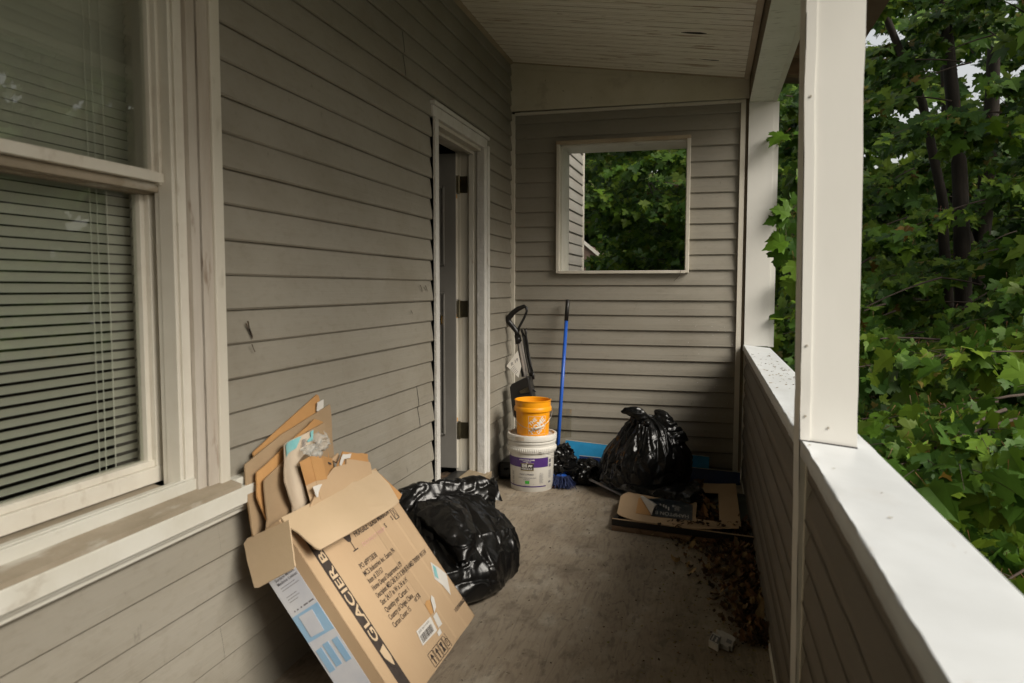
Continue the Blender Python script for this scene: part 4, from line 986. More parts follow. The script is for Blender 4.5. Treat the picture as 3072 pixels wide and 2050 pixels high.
w = MB(); w.lathe([(.1400, .3432), (.08, .3430), (0, .3430)], 64, bc0); obj('dusty_top', w, MT['lid_dirt'], lid)
PHI = R(-89)
def cyl(mb_r, phi0, z0): return lambda x, y: bc0 + Vector((math.cos(phi0 + x / .141) * (rb(z0 + y) + mb_r), math.sin(phi0 + x / .141) * (rb(z0 + y) + mb_r), z0 + y))
def patch(a0, a1, z0, z1, off, fnr=rb, c=None, n=40, m=6):
    w = MB(); c = bc0 if c is None else c
    w.grid(lambda u, v: c + Vector((math.cos(a0 + (a1 - a0) * u) * (fnr(z0 + (z1 - z0) * v) + off), math.sin(a0 + (a1 - a0) * u) * (fnr(z0 + (z1 - z0) * v) + off), z0 + (z1 - z0) * v)), n, m); return w
obj('label_band', patch(R(-215), R(-31), .155, .215, .0008), MT['purple'], pb, smooth=True)
obj('label_stripe', patch(R(-215), R(-37), .030, .0375, .0008), MT['purple'], pb, smooth=True)
obj('brand_panel', patch(PHI - .30, PHI + .29, .137, .180, .0018), MT['ink'], pb, smooth=True)
w = patch(PHI - .315, PHI + .305, .1348, .1372, .0016); w2 = patch(PHI - .315, PHI + .305, .1798, .1820, .0016); w.add(w2.v, w2.f); obj('panel_rim', w, MT['gold'], pb)
w = MB(); letters(w, 'BEHR', .0300, cyl(.0026, PHI - .245, .1565), bold=.0012, fit=.036); letters(w, 'PREMIUM PLUS', .0135, cyl(.0026, PHI - .27, .1420), bold=.0003, fit=.070)
bear = [(0, 0), (.003, 0), (.0035, .004), (.008, .005), (.013, .004), (.0135, 0), (.017, 0), (.018, .006), (.0215, .006), (.0235, .009), (.022, .012), (.019, .0135), (.014, .0125), (.008, .0145), (.002, .0125), (-.0005, .007)]
w.add([cyl(.0026, PHI + .045, .1575)(x * 1.15, y * 1.1) for x, y in bear], [tuple(range(len(bear)))])
letters(w, 'INTERIOR EGGSHELL ENAMEL', .0092, cyl(.0014, PHI - .37, .2000), bold=.0004, fit=.100); letters(w, 'ULTRA PURE WHITE', .007, cyl(.0014, PHI - .2, .190), bold=.0003, fit=.054); letters(w, '2050', .006, cyl(.0014, PHI - .05, .1835), bold=.0003, fit=.013)
obj('white_lettering', w, MT['paper'], pb)
w = MB(); letters(w, 'PAINT & PRIMER', .0135, cyl(.0012, PHI - .365, .106), bold=.0002, fit=.094); letters(w, 'DURABLE, LONG-LASTING FINISH', .0085, cyl(.0012, PHI - .435, .086), bold=.0001, fit=.118); letters(w, 'LOW ODOR', .0085, cyl(.0012, PHI - .18, .0745), bold=.0001, fit=.043)
letters(w, 'ZERO VOC', .007, cyl(.0012, PHI + .57, .115), fit=.024)
for i in range(11): stroke(w, [(0, 0), (.028 - .004 * (i % 3), 0)], .0016, lambda x, y, o: cyl(.0012, PHI + .56, .108 - i * .0052)(x, y))
for k_ in range(3):
    for i in range(6): stroke(w, [(0, 0), (.02, 0)], .0018, lambda x, y, o: cyl(.0012, PHI - .86 + (.0), .12 - k_ * .03 - i * .0042)(x, y))
for i in range(9): stroke(w, [(0, 0), (.024, 0)], .002, lambda x, y, o: cyl(.0012, PHI + 1.06, .128 - i * .0055)(x, y))
for (z_, h_) in ((.18, .022), (.152, .020), (.05, .012)): w2 = patch(PHI + 1.06, PHI + 1.22, z_, z_ + h_, .0012); w.add(w2.v, w2.f)
for i in range(2): stroke(w, [(0, 0), (.085 - i * .05, 0)], .0011, lambda x, y, o: cyl(.0012, PHI - .30 + i * .18, .0475 - i * .004)(x, y))
obj('grey_lettering', w, MT['ink_g'], pb)
obj('green_seal', patch(PHI - .10, PHI + .10, .0515, .0705, .0013), MT['green_l'], pb, smooth=True)
w = MB(); w.tube([bc0 + Vector((math.cos(R(a)) * (.158 + .010 * math.sin(R((a + 70) * 2))), math.sin(R(a)) * .162, .262 - .055 * math.sin(R(a + 65) * 1.0) * 1.0)) for a in range(-60, 60, 8)], .0016, 6); obj('wire_handle', w, MT['wire'], pb, smooth=True)
w = patch(PHI - .50, PHI - .10, .3265, .3475, .0012, lambda z: .158); obj('masking_tape', w, MT['mailer'], pb)

ob = empty('orange_bucket', U(-.794, 3.415, FL) + Vector((0, 0, .343)), 'small orange plastic bucket with a white square logo on the paint bucket lid', 'bucket')
oc = WL[ob]; OH = .222
def ro(z): return .1010 + .0105 * z / OH
w = MB(); w.lathe([(0, .003), (.097, .003), (.1, 0), (.1012, .004), (ro(.150), .150), (.1185, .1525), (.1190, .157), (.1178, .1745), (.1150, .179), (.1128, .181), (ro(.21) + .0022, .212), (.1165, .2165), (.1170, .2205), (.1135, .222), (.1095, .218), (.1065, .15), (.099, .09), (0, .088)], 96, oc)
obj('body', w, MT['orange'], ob, auto=35)
PHO = R(-61)
def cylo(x0, z0): return lambda x, y: oc + Vector((math.cos(PHO + (x0 + x) / .106) * (ro(z0 + y) + .0010), math.sin(PHO + (x0 + x) / .106) * (ro(z0 + y) + .0010), z0 + y))
w = MB(); fl = lambda x, y, o: cylo(0, 0)(x, y)
q = .0575
for (a, b) in (((-q, .014), (q, .014)), ((q, .014), (q, .127)), ((q, .127), (-q, .127)), ((-q, .127), (-q, .014))):
    n_ = 12
    stroke(w, [(a[0] + (b[0] - a[0]) * i / n_, a[1] + (b[1] - a[1]) * i / n_) for i in range(n_ + 1)], .0016, fl)
ca, sa = math.cos(R(44)), math.sin(R(44))
def diag(x0, y0): return lambda x, y: cylo(0, 0)(x0 + x * ca - y * sa * .9, y0 + x * sa + y * ca)
letters(w, 'HOME', .050, diag(-.036, .0125), bold=.0014, fit=.128); letters(w, 'THE', .033, diag(-.044, .0655), bold=.001, fit=.058); letters(w, 'DEPOT', .033, diag(.008, .0125), bold=.001, fit=.074)
w.v = [v for v in w.v]; obj('logo', w, MT['paper'], ob)
w = MB(); ax = Vector((math.cos(R(10)), math.sin(R(10)), 0)); fr = Vector((math.sin(R(10)), -math.cos(R(10)), 0))
path = [oc + Vector((0, 0, .166)) + ax * (math.cos(R(t)) * -.124) + (fr * .123 + Vector((0, 0, -.112))) * (max(0, math.sin(R(t))) ** .85) for t in range(0, 181, 6)]
w.tube(path, .0016, 6); wh = obj('wire_handle', w, MT['wire'], ob, smooth=True)
w = MB(); w.tube(path[16:22], .0062, 12); obj('grip', w, MT['white_pl'], wh, smooth=True)

# ================================================================== VACUUM, BROOM, BOARDS
def c6(x, y): return (1500 + x * .2616, 890 + y * .2616)
vc = empty('upright_vacuum', U(-.92, 3.62, FL), 'black upright vacuum with a looped handle and cord standing in the corner', 'vacuum cleaner')
VY = 3.66
vp = lambda x, y, yy=VY: UV(ony(yy, *c6(x, y)))
w = MB()
hp = [(205, 480), (190, 400), (140, 335), (98, 285), (100, 245), (150, 185), (210, 140), (280, 112), (306, 130), (306, 175), (275, 250), (220, 350), (205, 400)]
w.tube([vp(x, y) for x, y in hp], [.017, .017, .018, .020, .020, .018, .017, .013, .0105, .0085, .0085, .0085, .012], 12)
w.tube([vp(200, 440), vp(215, 540)], [.022, .022], 12)
obj('handle', w, MT['grip'], vc, smooth=True)
w = MB(); w.tube([vp(226, 520), vp(258, 700, 3.655), vp(290, 920, 3.65)], [.0165, .0175, .0185], 16); obj('pole', w, MT['silver'], vc, smooth=True)
w = MB(); w.tube([vp(212, 530, 3.655), vp(235, 720, 3.65), vp(262, 920, 3.64)], [.008, .008, .009], 8); obj('pole_strip', w, MT['grip'], vc, smooth=True)
w = MB()
ps = [(108, 1040), (130, 1005), (300, 920), (328, 928), (342, 1000), (362, 1110), (390, 1300), (330, 1700), (205, 1700), (190, 1400), (150, 1380), (128, 1240)]
w.slab([vp(x, y, 3.575) for x, y in ps], (0, 1, 0), .11)
obj('body', w, MT['grip'], vc, bevel=.012)
w = MB()
for i in range(7): w.slab([vp(x, y, 3.571) for x, y in ((222 + i * 2, 1085 - i * 6 + i * 10), (318 + i * 3, 1040 + i * 9), (320 + i * 3, 1044 + i * 9), (224 + i * 2, 1090 - i * 6 + i * 10))], (0, 1, 0), .006)
obj('vent_slats', w, MT['hinge'], vc)
w = MB(); w.slab([vp(x, y, 3.573) for x, y in ((208, 1075), (322, 1025), (352, 1110), (212, 1130))], (0, 1, 0), .004); obj('vent_panel', w, MT['frame_blk'], vc)
w = MB(); w.boxu(-.99, -.80, 3.50, 3.70, FL + .004, FL + .085); obj('floor_head', w, MT['grip'], vc, bevel=.02)
w = MB()
for i in range(9):
    a = random.uniform(-8, 8)
    pts = [vp(246 + a * .6, 385 + abs(a), 3.645), vp(268 + i * 4 + a, 480, 3.64), vp(285 + i * 5 + a, 640, 3.638), vp(318 + i * 5 + a, 800, 3.635), vp(345 + i * 3, 925 - i * 3, 3.63)]
    w.tube([bez(pts, t / 14) for t in range(15)], .0042, 7)
w.tube([bez([vp(240, 380, 3.64), vp(250, 372, 3.62), vp(262, 400, 3.63), vp(255, 450, 3.64)], t / 8) for t in range(9)], .004, 6)
w.tube([bez([vp(292, 370, 3.64), vp(300, 440, 3.635), vp(322, 560, 3.635), vp(330, 680, 3.635), vp(375, 860, 3.63)], t / 12) for t in range(13)], [.010] * 3 + [.005] * 10, 8)
w.tube([vp(375, 865, 3.625), vp(384, 950, 3.625)], [.011, .008], 8); w.tube([bez([vp(350, 930, 3.63), vp(352, 1000, 3.63), vp(375, 1060, 3.62), vp(410, 1090, 3.62)], t / 8) for t in range(9)], .006, 7)
obj('power_cord', w, MT['grip'], vc, smooth=True)
tg = MB(); tg.slab([vp(x, y, 3.635) for x, y in ((202, 622), (212, 660), (245, 800), (213, 930), (75, 797))], (0, 1, 0), .0012)
tgo = obj('paper_tag', tg, MT['tag_paper']); tag(tgo, 'diamond shaped white paper tag hanging from the vacuum pole', 'tag')
tg = MB(); letters(tg, 'R 19', .03, lambda x, y: vp(130, 800, 3.634) + Vector((x * .8 - y * .2, 0, y + x * .65)) , fit=.06)
for i in range(5): tg.quad(*[vp(x, y, 3.634) for x, y in ((120 + i * 14, 838 + i * 13), (165 + i * 10, 790 + i * 16), (166 + i * 10, 794 + i * 16), (121 + i * 14, 842 + i * 13))])
obj('writing', tg, MT['ink_g'], tgo)

bm = empty('broom', U(-.70, 3.47, FL), 'blue handled push broom leaning against the end wall beside the buckets', 'broom')
top = ony(3.745, 1303 * K, 688 * K); mid = ony(3.60, 1283 * K, 985 * K); bot = Vector((-.706, 3.475, FL + .075))
b0 = mid + (mid - top) * .245
w = MB(); w.tube([UV(top.lerp(b0, .1)), UV(b0)], .0125, 14); obj('handle', w, MT['broom_blue'], bm, smooth=True)
w = MB(); w.tube([UV(top), UV(top.lerp(b0, .004)), UV(top.lerp(b0, .135))], [.010, .0145, .0142], 14); obj('grip', w, MT['grip'], bm, smooth=True)
w = MB(); w.hexa([U(*v) for v in ((-.772, 3.447, FL + .050), (-.632, 3.415, FL + .050), (-.765, 3.487, FL + .050), (-.625, 3.455, FL + .050), (-.750, 3.455, FL + .066), (-.655, 3.433, FL + .066), (-.745, 3.480, FL + .066), (-.650, 3.458, FL + .066))]); obj('head', w, MT['broom_blue'], bm, bevel=.006)
w = MB()
for i in range(1500):
    t, s_ = random.random(), random.random(); p = Vector((-.77 + .145 * t, 3.447 - .032 * t + .042 * s_, FL + .056))
    d = Vector((random.gauss((t - .5) * .035, .016), random.gauss((s_ - .6) * .05, .014), -random.uniform(.035, .055))); q = p + d; q.z = max(q.z, FL + .003)
    a = Vector((random.gauss(0, 1), random.gauss(0, 1), 0)).normalized() * .0011
    w.add([UV(p + a), UV(p - a), UV(q - a), UV(q + a)], [(0, 1, 2, 3)])
obj('bristles', w, MT['bristle'], bm)

rd = MB(); A, B = Vector((-.655, 3.575, FL + .055)), Vector((-.32, 3.285, FL + .010)); rd.tube([UV(A), UV(B)], .0085, 12)
o = obj('metal_rod', rd, MT['rod'], smooth=True); tag(o, 'pale grey metal rod on the floor running under the tied bag', 'rod')
def board(name, label, x0, x1, yb, yt, zt0, zt1, m, cat):
    w = MB(); w.slab([U(x0, yb, FL + .002), U(x1, yb, FL + .002), U(x1, yt, zt1), U(x0, yt, zt0)], (0, 1, 0), .006)
    o = obj(name, w, m); tag(o, label, cat)
    w = MB(); w.slab([U(x0, yt - .0005, zt0), U(x1, yt - .0005, zt1), U(x1, yt - .0005, zt1 + .002), U(x0, yt - .0005, zt0 + .002)], (0, 1, 0), .0065); obj('cut_edge', w, MT['board_edge'], o)
board('foam_board', 'bright light blue board behind the tied bag on the end wall', -.70, .0165, 3.735, 3.755, -.780, -.826, MT['sky_blue'], 'board')
board('panel_board', 'dark navy blue board in front of the light blue one', -.62, .160, 3.685, 3.712, -.848, -.884, MT['navy'], 'board')
w = MB(); c_ = lambda x, y: UV(ony(3.72, x * K, y * K))
w.slab([c_(1240, 936), c_(1311.5, 939), c_(1311, 1004), c_(1240, 1010)], (0, 1, 0), .003); o = obj('clear_sheet', w, MT['acrylic']); tag(o, 'clear plastic sheet leaning on the end wall behind the broom', 'sheet')

# ================================================================== FRAME AND CARDBOARD ON THE FLOOR
fr_ = empty('picture_frame', U(-.11, 3.33, FL), 'black framed panel lying flat on the floor below the tied bag', 'frame')
def c8(x, y): return (1800 + x * .19574, 1430 + y * .19574)
fz = FL + .045
A = onz(fz, *c8(178, 650)); B = onz(fz, *c8(1850, 870)); dv = (B - A).normalized(); pv = Vector((-dv.y, dv.x, 0))
B = A + dv * .535
def fq(a, b, z): return UV(A + dv * a + pv * b + Vector((0, 0, z - fz)))
def bar(w, a0, a1, b0, b1, z0, z1): w.hexa([fq(a, b, z) for z in (z0, z1) for b in (b0, b1) for a in (a0, a1)])
w = MB(); bar(w, 0, .535, 0, .018, FL + .020, fz); bar(w, 0, .018, .018, .66, FL + .02, fz); bar(w, .517, .535, .018, .66, FL + .02, fz)
obj('rim', w, MT['frame_blk'], fr_, bevel=.002)
w = MB(); bar(w, .002, .535, -.004, .03, FL + .001, FL + .019); bar(w, .0, .53, .03, .66, FL + .002, FL + .018); obj('back_board', w, MT['raw_wood'], fr_)
w = MB(); bar(w, .001, .535, .001, .006, fz, fz + .0025); obj('rim_tan_line', w, MT['kraft'], fr_)  # tan line along the top edge of the front rail
w = MB(); bar(w, .02, .515, .02, .65, FL + .022, FL + .026); obj('inner_panel', w, MT['slate'], fr_)
cz_ = FL + .052
def cpx(x, y, z=cz_): return onz(z, *c8(x, y))
w = MB()
outl = [(320, 290), (262, 555), (300, 590), (430, 640), (560, 675), (900, 725), (1250, 775), (1480, 798), (2165, 790), (2080, 110), (1370, 108), (700, 100)]
hole = [(1505, 242), (1812, 250), (1830, 690), (1480, 650), (1465, 630)]
h0, h1, h2, h3, h4 = hole
loops = [[outl[0], outl[1], outl[2], outl[3], outl[4], outl[5], outl[6], outl[7], h3, h4, h0, outl[10], outl[11]], [outl[7], outl[8], outl[9], outl[10], h0, h1, h2, h3]]
for lp in loops: w.slab([UV(cpx(x, y)) for x, y in lp], (0, 0, -1), .004)
cs = obj('cardboard_sheet', w, MT['kraft']); tag(cs, 'flat brown cardboard with a cut out window lying on the black frame', 'cardboard')
w = MB(); w.slab([UV(cpx(x, y, cz_ + .0015)) for x, y in ((590, 330), (548, 560), (800, 600), (640, 330))], (0, 0, -1), .0008); obj('bare_patch', w, MT['kraft_o'], cs)
w = MB(); w.slab([UV(cpx(x, y, cz_ + .0022)) for x, y in ((700, 340), (640, 330), (790, 602), (1415, 675), (1425, 440), (1100, 330))], (0, 0, -1), .0008); obj('label', w, MT['label_dark'], cs)
o_ = cpx(1362, 655, cz_ + .0028); e_ = cpx(640, 560, cz_ + .0028); up_ = (cpx(1395, 760, cz_ + .0028) - cpx(1385, 600, cz_ + .0028)).normalized(); xd = (e_ - o_).normalized()
o_ = cpx(1362, 590, cz_ + .0028)
w = MB(); letters(w, 'HAMPTON B', .066, lambda x, y: UV(o_ + xd * x + up_ * y), fit=(cpx(830, 562, cz_) - o_).length)
o3 = cpx(1215, 535, cz_ + .0028); letters(w, 'CABINET', .028, lambda x, y: UV(o3 - up_ * x + xd * y), fit=.075)
for (x0, y0, l_) in ((1060, 520, .05), (1020, 490, .045), (985, 470, .04), (1130, 470, .03), (935, 440, .02)):
    q0 = cpx(x0, y0, cz_ + .0028)
    w.quad(UV(q0), UV(q0 - up_ * l_), UV(q0 - up_ * l_ + xd * .005), UV(q0 + xd * .005))
obj('label_lettering', w, MT['paper'], cs)
w = MB()
def curl(u, v):
    l_ = cpx(615, 320).lerp(cpx(790, 602), v); r_ = cpx(665, 325).lerp(cpx(885, 530), v)
    x = math.sin(u * 2.4) / math.sin(1.2) * .55 if u < .65 else .60 - (u - .65) * .5
    return UV(l_.lerp(r_, min(1, u * 1.25) if u < .8 else 1 - (u - .8) * 1.2) + Vector((0, 0, .004 + (.004 + .022 * v) * math.sin(u * math.pi * .9))))
w.grid(curl, 28, 24); obj('curled_label', w, MT['foil'], cs, smooth=True)

# white plastic clip on the floor near the camera
def c9(x, y): return (2060 + x * .0851, 1840 + y * .0851)
cl = empty('plastic_clip', UV(onz(FL, *c9(1250, 1000))), 'white plastic appliance latch piece with a dark label lying on the floor', 'plastic part')
kp_ = lambda x, y, z: UV(onz(FL + z, *c9(x, y)))
w = MB(); w.slab([kp_(x, y, .022) for x, y in ((915, 660), (1220, 800), (1115, 1150), (775, 960), (790, 900))], (0, 0, -1), .024); obj('head', w, MT['clip'], cl, bevel=.003)
w = MB(); w.slab([kp_(x, y, .016) for x, y in ((1045, 545), (1210, 620), (1220, 590), (1600, 780), (1700, 850), (1725, 930), (1640, 1060), (1610, 1190), (1500, 1130), (1480, 1200), (1290, 1100), (1130, 1060), (1230, 830), (1090, 660), (1040, 650), (1100, 640))], (0, 0, -1), .018); obj('body', w, MT['clip'], cl, bevel=.0015)
w = MB(); w.slab([kp_(x, y, .0235) for x, y in ((910, 725), (1195, 870), (1100, 1075), (810, 915))], (0, 0, -1), .001); lb = obj('label', w, MT['frame_blk'], cl)
w = MB(); w.slab([kp_(x, y, .0242) for x, y in ((1060, 845), (1115, 865), (1045, 1025), (985, 990))], (0, 0, -1), .0005); w.slab([kp_(x, y, .0242) for x, y in ((950, 775), (985, 790), (900, 950), (865, 930))], (0, 0, -1), .0005); obj('label_mark', w, MT['clip'], lb)
w = MB(); w.slab([kp_(x, y, .0168) for x, y in ((1430, 890), (1600, 970), (1570, 1090), (1385, 1010))], (0, 0, -1), .001); obj('slot', w, MT['ink_g'], cl)

w = MB(); c_ = onx(-.985, 1008 * K * 1.012, 1092 * K)
def lump(u, v):
    a, b = u * 2 * math.pi, (v - .5) * math.pi; c, s_ = math.cos(b), math.sin(b)
    sg = lambda q, e: math.copysign(abs(q) ** e, q)
    return UV(Vector((-.975, 2.74, -.845)) + Vector((sg(math.cos(a) * c, .6) * .030, sg(math.sin(a) * c, .7) * .055, sg(s_, .6) * .024 - .4 * .05 * sg(math.sin(a) * c, 1))))
w.grid(lump, 32, 20); o = obj('door_stop', w, MT['tan'], smooth=True); tag(o, 'small tan rounded wedge at the foot of the left door casing', 'door stop')

# ================================================================== DEAD LEAVES AND CRUMBS ON THE FLOOR
LC = [(.095, .048, .020), (.070, .036, .017), (.05, .029, .016), (.14, .075, .032), (.09, .060, .030), (.035, .022, .013), (.20, .14, .065)]
def dead_leaf(w, p, sz, rot, curl, tint, tilt=0):
    n = 7; ax = Vector((math.cos(rot), math.sin(rot), 0)); sx = Vector((-math.sin(rot), math.cos(rot), 0)); vs = []
    tx, ty = random.gauss(0, tilt), random.gauss(0, tilt); ph = random.random() * 6
    for i in range(n + 1):
        t = i / n; hw_ = sz * .36 * (math.sin(math.pi * min(1, t * .96 + .04)) ** .7) * (1 + .30 * math.sin(i * 2.4 + ph))
        for s_ in (-1, 0, 1):
            q = ax * (t - .5) * sz + sx * s_ * hw_
            z = curl * sz * (abs(s_) * .55 + (2 * (t - .5)) ** 2 * .5) + (t - .5) * sz * tx + s_ * hw_ * ty
            vs.append(p + q + Vector((0, 0, z)))
    mz = min(v.z for v in vs)
    if mz < p.z: vs = [v + Vector((0, 0, p.z - mz)) for v in vs]
    w.add(vs, [(i * 3 + k, i * 3 + k + 1, i * 3 + k + 4, i * 3 + k + 3) for i in range(n) for k in range(2)], tint)
w = MB()
def tint_():
    c = random.choice(LC); f = random.uniform(.6, 1.25); return tuple(v * f for v in c)
for i in range(3200):                                       # the drift along the half wall and in front of the frame
    if random.random() < .62:
        y = random.uniform(2.0, 3.02); x = .178 - abs(random.gauss(0, .035 + .105 * (y - 2.0)))
    else:
        t = random.random() ** .7; x = -.30 + .47 * t; y = 2.945 - .02 * t - abs(random.gauss(0, .025 + .085 * t))
    h = max(0, .030 * (1 - (.178 - x) / .25)) * (1 if y > 2.2 else .4)
    sz = random.choice((.007, .009, .012, .012, .016, .02, .022, .030, .040)) * random.uniform(.7, 1.2)
    dead_leaf(w, U(x, y, FL + .0015) + Vector((0, 0, random.random() * h)), sz, random.uniform(0, 6.28), random.uniform(.1, .8), tuple(v * 1.7 for v in tint_()), .5)
for i in range(1500):                                        # finer crumbs scattered over the boards
    x = .17 - abs(random.gauss(0, .17)); y = random.uniform(1.0, 3.0)
    dead_leaf(w, U(x, y, FL + .0012), random.uniform(.004, .011), random.uniform(0, 6.28), random.uniform(.05, .3), random.choice((tint_(), tint_(), (.20, .19, .04), (.26, .2, .06), (.3, .24, .12))), .2)
for i in range(420):
    dead_leaf(w, U(random.uniform(-.75, .16), random.uniform(1.4, 3.5), FL + .0012), random.uniform(.003, .009), random.uniform(0, 6.28), .15, random.choice((tint_(), (.3, .27, .2), (.05, .035, .02))), .2)
for i in range(60):                                         # on the cardboard and in its window
    p = cpx(random.uniform(1480, 1840), random.uniform(420, 720), FL + .028); dead_leaf(w, UV(p), random.uniform(.02, .06), random.uniform(0, 6.28), .4, tuple(v * 1.5 for v in tint_()), .4)
for i in range(30):
    p = cpx(random.uniform(1380, 1560), random.uniform(90, 330), cz_ + .002); dead_leaf(w, UV(p), random.uniform(.02, .05), random.uniform(0, 6.28), .4, tuple(v * 1.5 for v in tint_()), .4)
for i in range(40):
    p = cpx(random.uniform(880, 2100), random.uniform(680, 790), cz_ + .002); dead_leaf(w, UV(p), random.uniform(.008, .03), random.uniform(0, 6.28), .3, tint_(), .3)
for i in range(95):                                         # bits lying on the half wall cap
    y = random.choice((random.uniform(2.1, 3.3), random.uniform(2.2, 2.9), random.uniform(.6, 3.6))); x = random.uniform(.172, .28)
    dead_leaf(w, U(x, y, -.2690 - (x - .163) * .107 + .0012), random.uniform(.003, .012) * (1.3 if y > 2 else .8), random.uniform(0, 6.28), .15, random.choice(((.14, .09, .05), (.25, .18, .09), (.08, .06, .04), (.3, .25, .16))), .1)
o = obj('leaf_litter', w, MT['litter']); tag(o, 'brown dead leaves and crumbs drifted along the half wall', 'dead leaves', kind='stuff')
w = MB(); dead_leaf(w, U(-.685, 3.405, FL + .002), .05, .3, .3, (.20, .075, .02), .2); o = obj('dead_leaf', w, MT['litter']); tag(o, 'single rust brown leaf under the broom bristles', 'leaf')
# ================================================================== TREES
HALF = [(0, 0), (.08, -.05), (.27, -.13), (.25, -.03), (.39, .01), (.35, .10), (.51, .14), (.70, .29), (.57, .33), (.55, .46), (.40, .42), (.25, .40), (.235, .52), (.36, .66), (.25, .68), (.18, .80), (.10, .85), (0, 1.05)]
MID = [(0, .24), (0, .52)]
LOBES = ((0, 1, 2, 3, 4, 5, 18), (18, 5, 6, 7, 8, 9, 10, 11, 19), (19, 11, 12, 13, 14, 15, 16, 17), (0, 18))
def maple_leaf(w, p, tip, nrm, sz, fold, tint, droop=.12):
    tip = tip.normalized(); sx = tip.cross(nrm).normalized(); nz = sx.cross(tip).normalized(); tw = random.uniform(-.25, .25)
    for s_ in (1, -1):
        vs = []
        for x, y in HALF + MID:
            z = fold * x - droop * (y * y + x * x) + tw * s_ * x * y - .06 * math.sin(x * 9) * x
            vs.append(p + (tip * y + sx * (x * s_) + nz * z) * sz)
        k = random.uniform(.9, 1.1); tn = tuple(c * k for c in tint)
        w.add(vs, [f if s_ < 0 else f[::-1] for f in LOBES[:3]], tn)
    if sz > .06: w.add([p - tip * sz * .45 + nz * sz * .10, p - tip * sz * .45 + nz * sz * .12 + sx * sz * .012, p + sx * sz * .008], [(0, 1, 2)], (.16, .07, .03))
GR = [(.068, .138, .012), (.044, .100, .010), (.095, .170, .014), (.028, .070, .010), (.125, .195, .018), (.050, .112, .014)]
YL = [(.20, .19, .03), (.16, .10, .02), (.24, .20, .05)]
def leaf_tint(yel=.03):
    c = random.choice(YL) if random.random() < yel else random.choice(GR); f = random.uniform(.75, 1.25); return tuple(v * f for v in c)
def bough(crown, wood, base, tip, n, sz, spread, yel=.03, thick=.008, face=None):
    """a drooping spray: one branch, side twigs and its leaves in loose shelves"""
    base, tip = Vector(base), Vector(tip); L = (tip - base).length
    mid = base.lerp(tip, .5) + Vector((0, 0, L * .10))
    pts = [base.lerp(mid, t).lerp(mid.lerp(tip, t), t) for t in [i / 7 for i in range(8)]]
    wood.tube(pts, [thick * (1 - .8 * i / 7) for i in range(8)], 5, False)
    out = (tip - base); out.z = 0; out = out.normalized() if out.length > 1e-6 else Vector((1, 0, 0)); sd = Vector((-out.y, out.x, 0))
    k = 0
    while k < n:
        t = random.uniform(.35, 1.0) ** .8; j = min(int(t * 7), 6); c = pts[j].lerp(pts[j + 1], t * 7 - j)
        dr = (out * random.uniform(-.15, 1) + sd * random.uniform(-1, 1)).normalized(); ln_ = spread * random.uniform(.25, 1)
        e = c + dr * ln_ + Vector((0, 0, -ln_ * random.uniform(.0, .45)))
        if random.random() < .5: wood.tube([c, c.lerp(e, .5) + Vector((0, 0, .02)), e], [thick * .28, thick * .2, thick * .1], 3, False)
        for q in range(random.randint(3, 6)):
            f = random.uniform(.25, 1.05); p = c.lerp(e, f) + Vector((random.gauss(0, .035), random.gauss(0, .035), random.gauss(0, .03)))
            td = (dr * .6 + Vector((random.gauss(0, .5), random.gauss(0, .5), random.gauss(-.6, .35)))).normalized()
            nr = Vector((random.gauss(0, .35), random.gauss(0, .35), .75)) + out * .25
            if face is not None: nr += face * .9
            maple_leaf(crown, p, td, nr, sz * random.choice((.5, .65, .8, .9, 1.0, 1.15)) * random.uniform(.9, 1.1), random.uniform(.05, .45), leaf_tint(yel), random.uniform(.05, .3)); k += 1
def tree(name, label, stems, boughs, sz, spread, n, yel=.03, face=None):
    t = empty(name, Vector((stems[0][0][0].x, stems[0][0][0].y, -2.3)), label, 'tree')
    cr, wd, tk = MB(), MB(), MB()
    for (pts, r0_, r1__) in stems:
        m = len(pts) * 4; P = [bez(pts, i / m) for i in range(m + 1)]
        tk.tube([p + Vector((.03 * fbm((p.z, 1, r0_ * 50), 2), .03 * fbm((p.z, 7, r0_ * 50), 2), 0)) for p in P], [r0_ + (r1__ - r0_) * i / m for i in range(m + 1)], 12)
    for (b, tp) in boughs: bough(cr, wd, b, tp, n, sz, spread, yel, face=face)
    obj('trunk', tk, MT['bark'], t, smooth=True); obj('limbs', wd, MT['twig'], t, smooth=True); obj('crown', cr, MT['leaf'], t)
    return t
def UP(x, y, z): return U(x, y, z)
# maple beside the porch: boughs reach over the half wall from the trees behind
random.seed(21)
bs_ = []
for i in range(150):
    y = random.uniform(2.5, 6.2); xo = .42 + .05 * random.random() + max(0, (y - 3.6)) * .05
    z = random.uniform(-1.9, .10) - .28 * (random.random() < .4)
    x = xo + random.random() ** 1.4 * 1.2
    tp = UP(x, y, z); bs_.append((tp + Vector((random.uniform(.5, 1.0), random.uniform(.2, .8), random.uniform(-.1, .5))), tp))
for i in range(26):                                          # fringe above the rail, nearest
    y = random.uniform(1.9, 2.9); x = random.uniform(.46, .8); z = random.uniform(-1.5, -.42)
    tp = UP(x, y, z); bs_.append((tp + Vector((random.uniform(.4, .8), random.uniform(.3, .7), random.uniform(0, .3))), tp))
for i in range(95):                                          # upper boughs, sparser
    y = random.uniform(4.2, 7.2); x = .62 + random.random() * 2.6; z = random.uniform(.15, 2.6)
    tp = UP(x, y, z); bs_.append((tp + Vector((random.uniform(.5, 1.0), random.uniform(.2, .9), random.uniform(-.1, .5))), tp))
